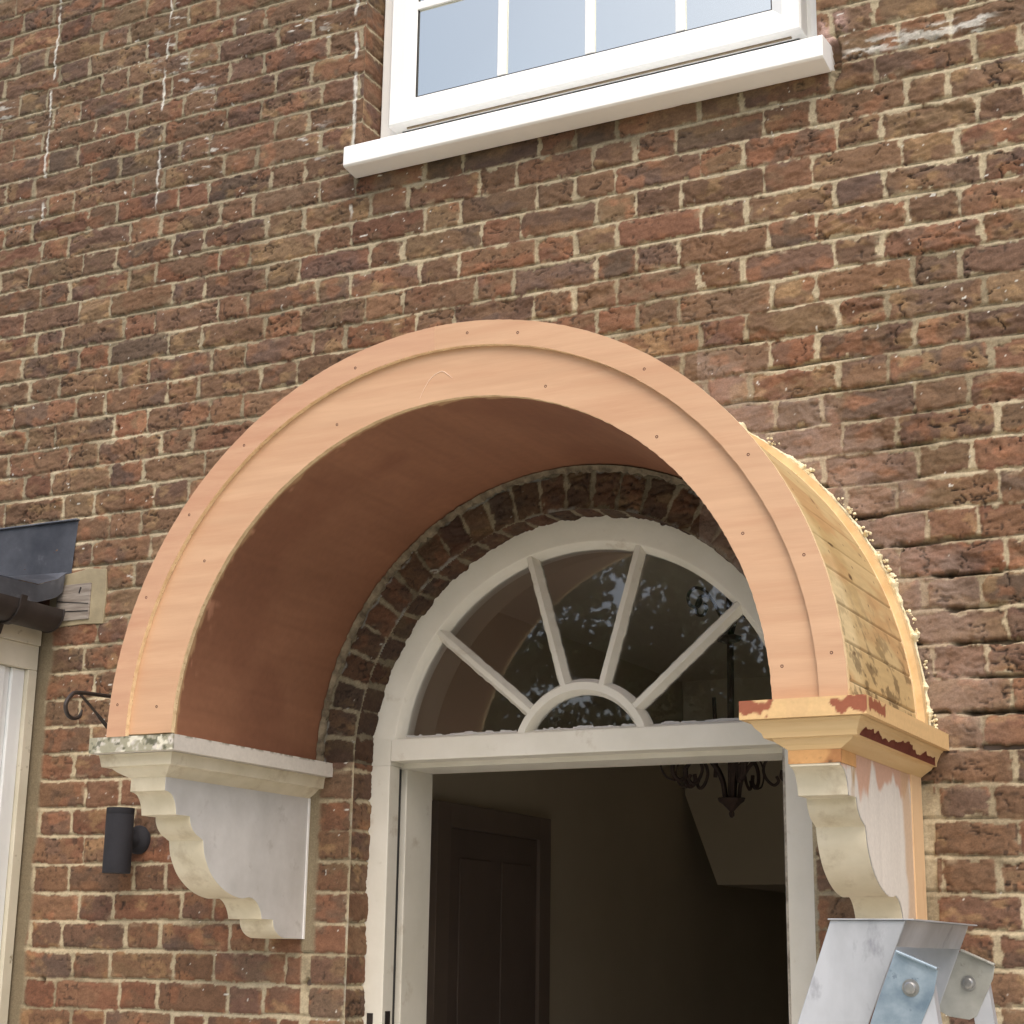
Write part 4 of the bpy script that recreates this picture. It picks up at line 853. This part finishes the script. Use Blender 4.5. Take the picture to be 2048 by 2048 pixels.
# ---------------------------------------------------------------- step ladder, seen from the side
ld = empty('step_ladder', (1.10, -0.9, GZ), 'aluminium step ladder top with bolted hinge plates below the right bracket', 'ladder')
YN, YFL = -1.10, -0.70
sx = -0.10/0.150     # horizontal run per metre down, front stiles lean left going down
def stile(y, t):
    bm = bmesh.new(); H = 1.66
    top = -0.4045; w = 0.113
    p = [(0.972, top), (1.085, top), (1.085-0.40*H, top-H), (0.972-0.34*H-0.06, top-H)]
    p = [(0.972, top), (1.085, top), (1.085-0.061/0.147*H, top-H), (0.972-0.051/0.150*H-0.05, top-H)]
    prism(bm, p, 'y', y, y+t); return bm_obj('stile', bm, M_alu, ld, bevel=0.0012)
stile(YN, 0.003); stile(YFL-0.003, 0.003)
boxo('top_cap', (0.969, 1.098, YN-0.004, YFL+0.008, -0.4042, -0.4022), M_alu, ld, 0.0006)
bm = bmesh.new(); prism(bm, [(1.0825, -0.4046), (1.0855, -0.4046), (1.0690, -0.4420), (1.0660, -0.4420)], 'y', YN+0.0035, YFL-0.0035); bm_obj('cross_panel', bm, M_alu, ld)
for i in range(1, 6):      # treads between the front stiles
    zt = -0.405-0.27*i; xt = 1.03-0.385*0.27*i
    boxo('tread', (xt-0.045, xt+0.04, YN+0.0035, YFL-0.0035, zt-0.022, zt), M_alu, ld, 0.001)
def hinge(y, pts, mat, flange, bolt, legs):
    bm = bmesh.new(); prism(bm, pts, 'y', y-0.0025, y); a, b = flange
    ax, az, bx, bz = *a, *b; d = Vector((bx-ax, bz-az)).normalized(); nx, nz = -d.y*0.004, d.x*0.004
    if nz < 0: nx, nz = -nx, -nz
    prism(bm, [(ax, az), (bx, bz), (bx+nx, bz+nz), (ax+nx, az+nz)], 'y', y-0.012, y)
    o = bm_obj('hinge_plate', bm, mat, ld, bevel=0.0012)
    bx_, bz_ = bolt; bm = bmesh.new(); R_ = []
    for r, dy in ((0.0125, -0.0026), (0.0125, -0.0040), (0.0085, -0.0042), (0.0085, -0.0085), (0.0065, -0.0105), (0.001, -0.011)):
        R_.append([bm.verts.new((bx_+r*math.cos(2*PI*i/16), y+dy, bz_+r*math.sin(2*PI*i/16))) for i in range(16)])
    for a_, b_ in zip(R_, R_[1:]):
        for i in range(16): bm.faces.new((a_[i], a_[(i+1) % 16], b_[(i+1) % 16], b_[i]))
    bm.faces.new(R_[-1]); bm_obj('bolt', bm, M_bolt, o, smooth=True)
    bm = bmesh.new(); (tx, tz), w, (ex, ez) = legs
    for yy in ((y+0.0004, y+0.0024),):
        V1 = [(tx-w/2, tz), (tx+w/2, tz), (ex+w/2, ez), (ex-w/2, ez)]; prism(bm, V1, 'y', yy[0], yy[1])
        prism(bm, [(tx+w/2-0.002, tz), (tx+w/2, tz), (ex+w/2, ez), (ex+w/2-0.002, ez)], 'y', yy[1], yy[1]+0.02)
    bm_obj('rear_leg', bm, M_alu, ld)
hinge(YN-0.018, [(1.073, -0.449), (1.079, -0.4515), (1.134, -0.4735), (1.127, -0.505), (1.1045, -0.552), (1.092, -0.575), (1.030, -0.560), (1.036, -0.540)], M_zinc, ((1.075, -0.4500), (1.134, -0.4740)), (1.094, -0.499), ((1.106, -0.478), 0.032, (1.106+0.125*1.6, -2.06)))
hinge(-0.70, [(1.067, -0.447), (1.071, -0.445), (1.125, -0.468), (1.121, -0.488), (1.091, -0.548), (1.079, -0.554), (1.047, -0.55), (1.026, -0.539)], M_zinc2, ((1.071, -0.445), (1.125, -0.468)), (1.081, -0.496), (((1.081, -0.496)[0]+0.012, (1.081, -0.496)[1]+0.02), 0.032, ((1.081, -0.496)[0]+0.012+0.2, -2.06)))

# ---------------------------------------------------------------- chandelier in the hall
ch = empty('chandelier', (-0.02, 1.2, -0.05), 'dark wrought iron chandelier with curled arms hanging in the hall behind the fanlight', 'chandelier')
CX, CY = -0.025, 1.2
bm = bmesh.new(); lathe(bm, [(0.003, -0.060), (0.008, -0.055), (0.009, -0.046), (0.006, -0.042), (0.014, -0.034), (0.028, -0.020), (0.040, -0.012), (0.044, -0.004), (0.040, -0.002), (0.014, 0.0), (0.010, 0.01)], CX, CY, 8); bm_obj('finial', bm, M_iron_in, ch)
bm = bmesh.new()
tube(bm, [(CX, CY, 0.0), (CX+0.005, CY, 0.475)], 0.011, 8); tube(bm, [(CX-0.05, CY, 0.06), (CX-0.045, CY, 0.12), (CX-0.05, CY, 0.30)], 0.006, 6)
lathe(bm, [(0.010, 0.462), (0.036, 0.470), (0.040, 0.482), (0.020, 0.490), (0.006, 0.50)], CX, CY, 10); tube(bm, [(CX, CY, 0.49), (CX, CY, HZ)], 0.005, 6)
bm_obj('stem', bm, M_iron_in, ch)
for i in range(5):
    a = i*2*PI/5+0.22; bm = bmesh.new()
    def pt(r, z): return (CX+r*math.cos(a), CY+r*math.sin(a), z)
    tube(bm, crom([pt(*q) for q in ((0.022, -0.004), (0.030, 0.045), (0.055, 0.09), (0.090, 0.117), (0.125, 0.124), (0.165, 0.118), (0.190, 0.095), (0.192, 0.062), (0.172, 0.042), (0.150, 0.055), (0.152, 0.078))], 6), 0.0065, 6)
    arm = bm_obj('arm', bm, M_iron_in, ch, smooth=True)
    for nm_, q_, r_ in (('scroll', ((0.125, 0.122), (0.105, 0.105), (0.096, 0.078), (0.106, 0.05), (0.126, 0.034), (0.140, 0.045), (0.134, 0.060)), 0.005),
                    ('scroll', ((0.165, 0.118), (0.20, 0.13), (0.225, 0.11), (0.232, 0.08), (0.215, 0.05), (0.185, 0.04)), 0.003),
                    ('top_scroll', ((0.010, 0.485), (0.03, 0.55), (0.07, 0.61), (0.11, 0.625), (0.135, 0.60), (0.130, 0.57), (0.105, 0.565), (0.092, 0.585), (0.10, 0.60)), 0.005)):
        bm = bmesh.new(); tube(bm, crom([pt(*q) for q in q_], 6), r_, 6); bm_obj(nm_, bm, M_iron_in, arm, smooth=True)

# ---------------------------------------------------------------- trees across the garden, mirrored in the glass
def tree(x, y, h, w, seed, label):
    rng = random.Random(seed); t = empty('garden_tree', (x, y, GZ), label, 'tree', 'trees across the garden mirrored in the fanlight')
    bm = bmesh.new(); tips = []
    tube(bm, crom([(x, y, GZ), (x+rng.uniform(-.2, .2), y, GZ+h*0.35), (x+rng.uniform(-.4, .4), y, GZ+h*0.8)], 6), [0.26-0.2*i/12 for i in range(13)], 8)
    for i in range(13):
        a = rng.uniform(0, 2*PI); z0 = GZ+h*rng.uniform(0.2, 0.75); L_ = w*rng.uniform(0.5, 1.0)*(1.1-(z0-GZ)/h*0.6); e = (x+L_*math.cos(a), y+L_*math.sin(a), z0+h*rng.uniform(0.08, 0.25))
        tube(bm, crom([(x, y, z0), ((x+e[0])/2, (y+e[1])/2, (z0+e[2])/2+0.2), e], 4), [0.09-0.008*k_ for k_ in range(9)], 5); tips.append(e)
    bm_obj('trunk', bm, M_bark, t)
    n_ = 30000; rs = np.random.RandomState(seed); cl = []
    for i in range(110):
        u = rs.rand(); zz_ = GZ+h*(0.16+0.84*u); ww = w*math.sin(PI*min(1, 0.18+0.80*u))**0.6; a = rs.rand()*2*PI; r = ww*math.sqrt(rs.rand()); cl.append((x+r*math.cos(a), y+r*math.sin(a), zz_, rs.uniform(0.5, 0.95)))
    cl = np.array(cl); c_ = cl[rs.randint(0, len(cl), n_)]; d = rs.normal(size=(n_, 3)); d /= np.linalg.norm(d, axis=1)[:, None]; p = c_[:, :3]+d*(c_[:, 3:4]*rs.rand(n_, 1)**0.45)*np.array([1, 1, 0.7])
    u = rs.normal(size=(n_, 3)); u /= np.linalg.norm(u, axis=1)[:, None]; w_ = np.cross(u, rs.normal(size=(n_, 3))); w_ /= np.linalg.norm(w_, axis=1)[:, None]; s_ = rs.uniform(0.05, 0.11, (n_, 1))
    V = np.stack([p-u*s_, p-w_*s_*0.6, p+u*s_, p+w_*s_*0.6], 1).reshape(-1, 3); F = np.arange(n_*4).reshape(-1, 4)
    me = bpy.data.meshes.new('crown'); me.from_pydata(V.tolist(), [], F.tolist()); me.materials.append(M_leaf); link('crown', me, t)
for i, (x, y, h, w) in enumerate(((-4.6, -20, 7.6, 2.6), (-8.6, -21.5, 8.6, 3.0), (-12.6, -20, 8.0, 2.9), (-16.8, -22, 9.2, 3.1))):
    tree(x, y, h, w, 40+i, ['shortest garden tree, nearest the door end of the row', 'tall spreading garden tree reflected in the middle panes of the fanlight', 'bushy garden tree reflected behind the left fanlight bars', 'tallest garden tree standing farthest from the door, at the far end of the row'][i])
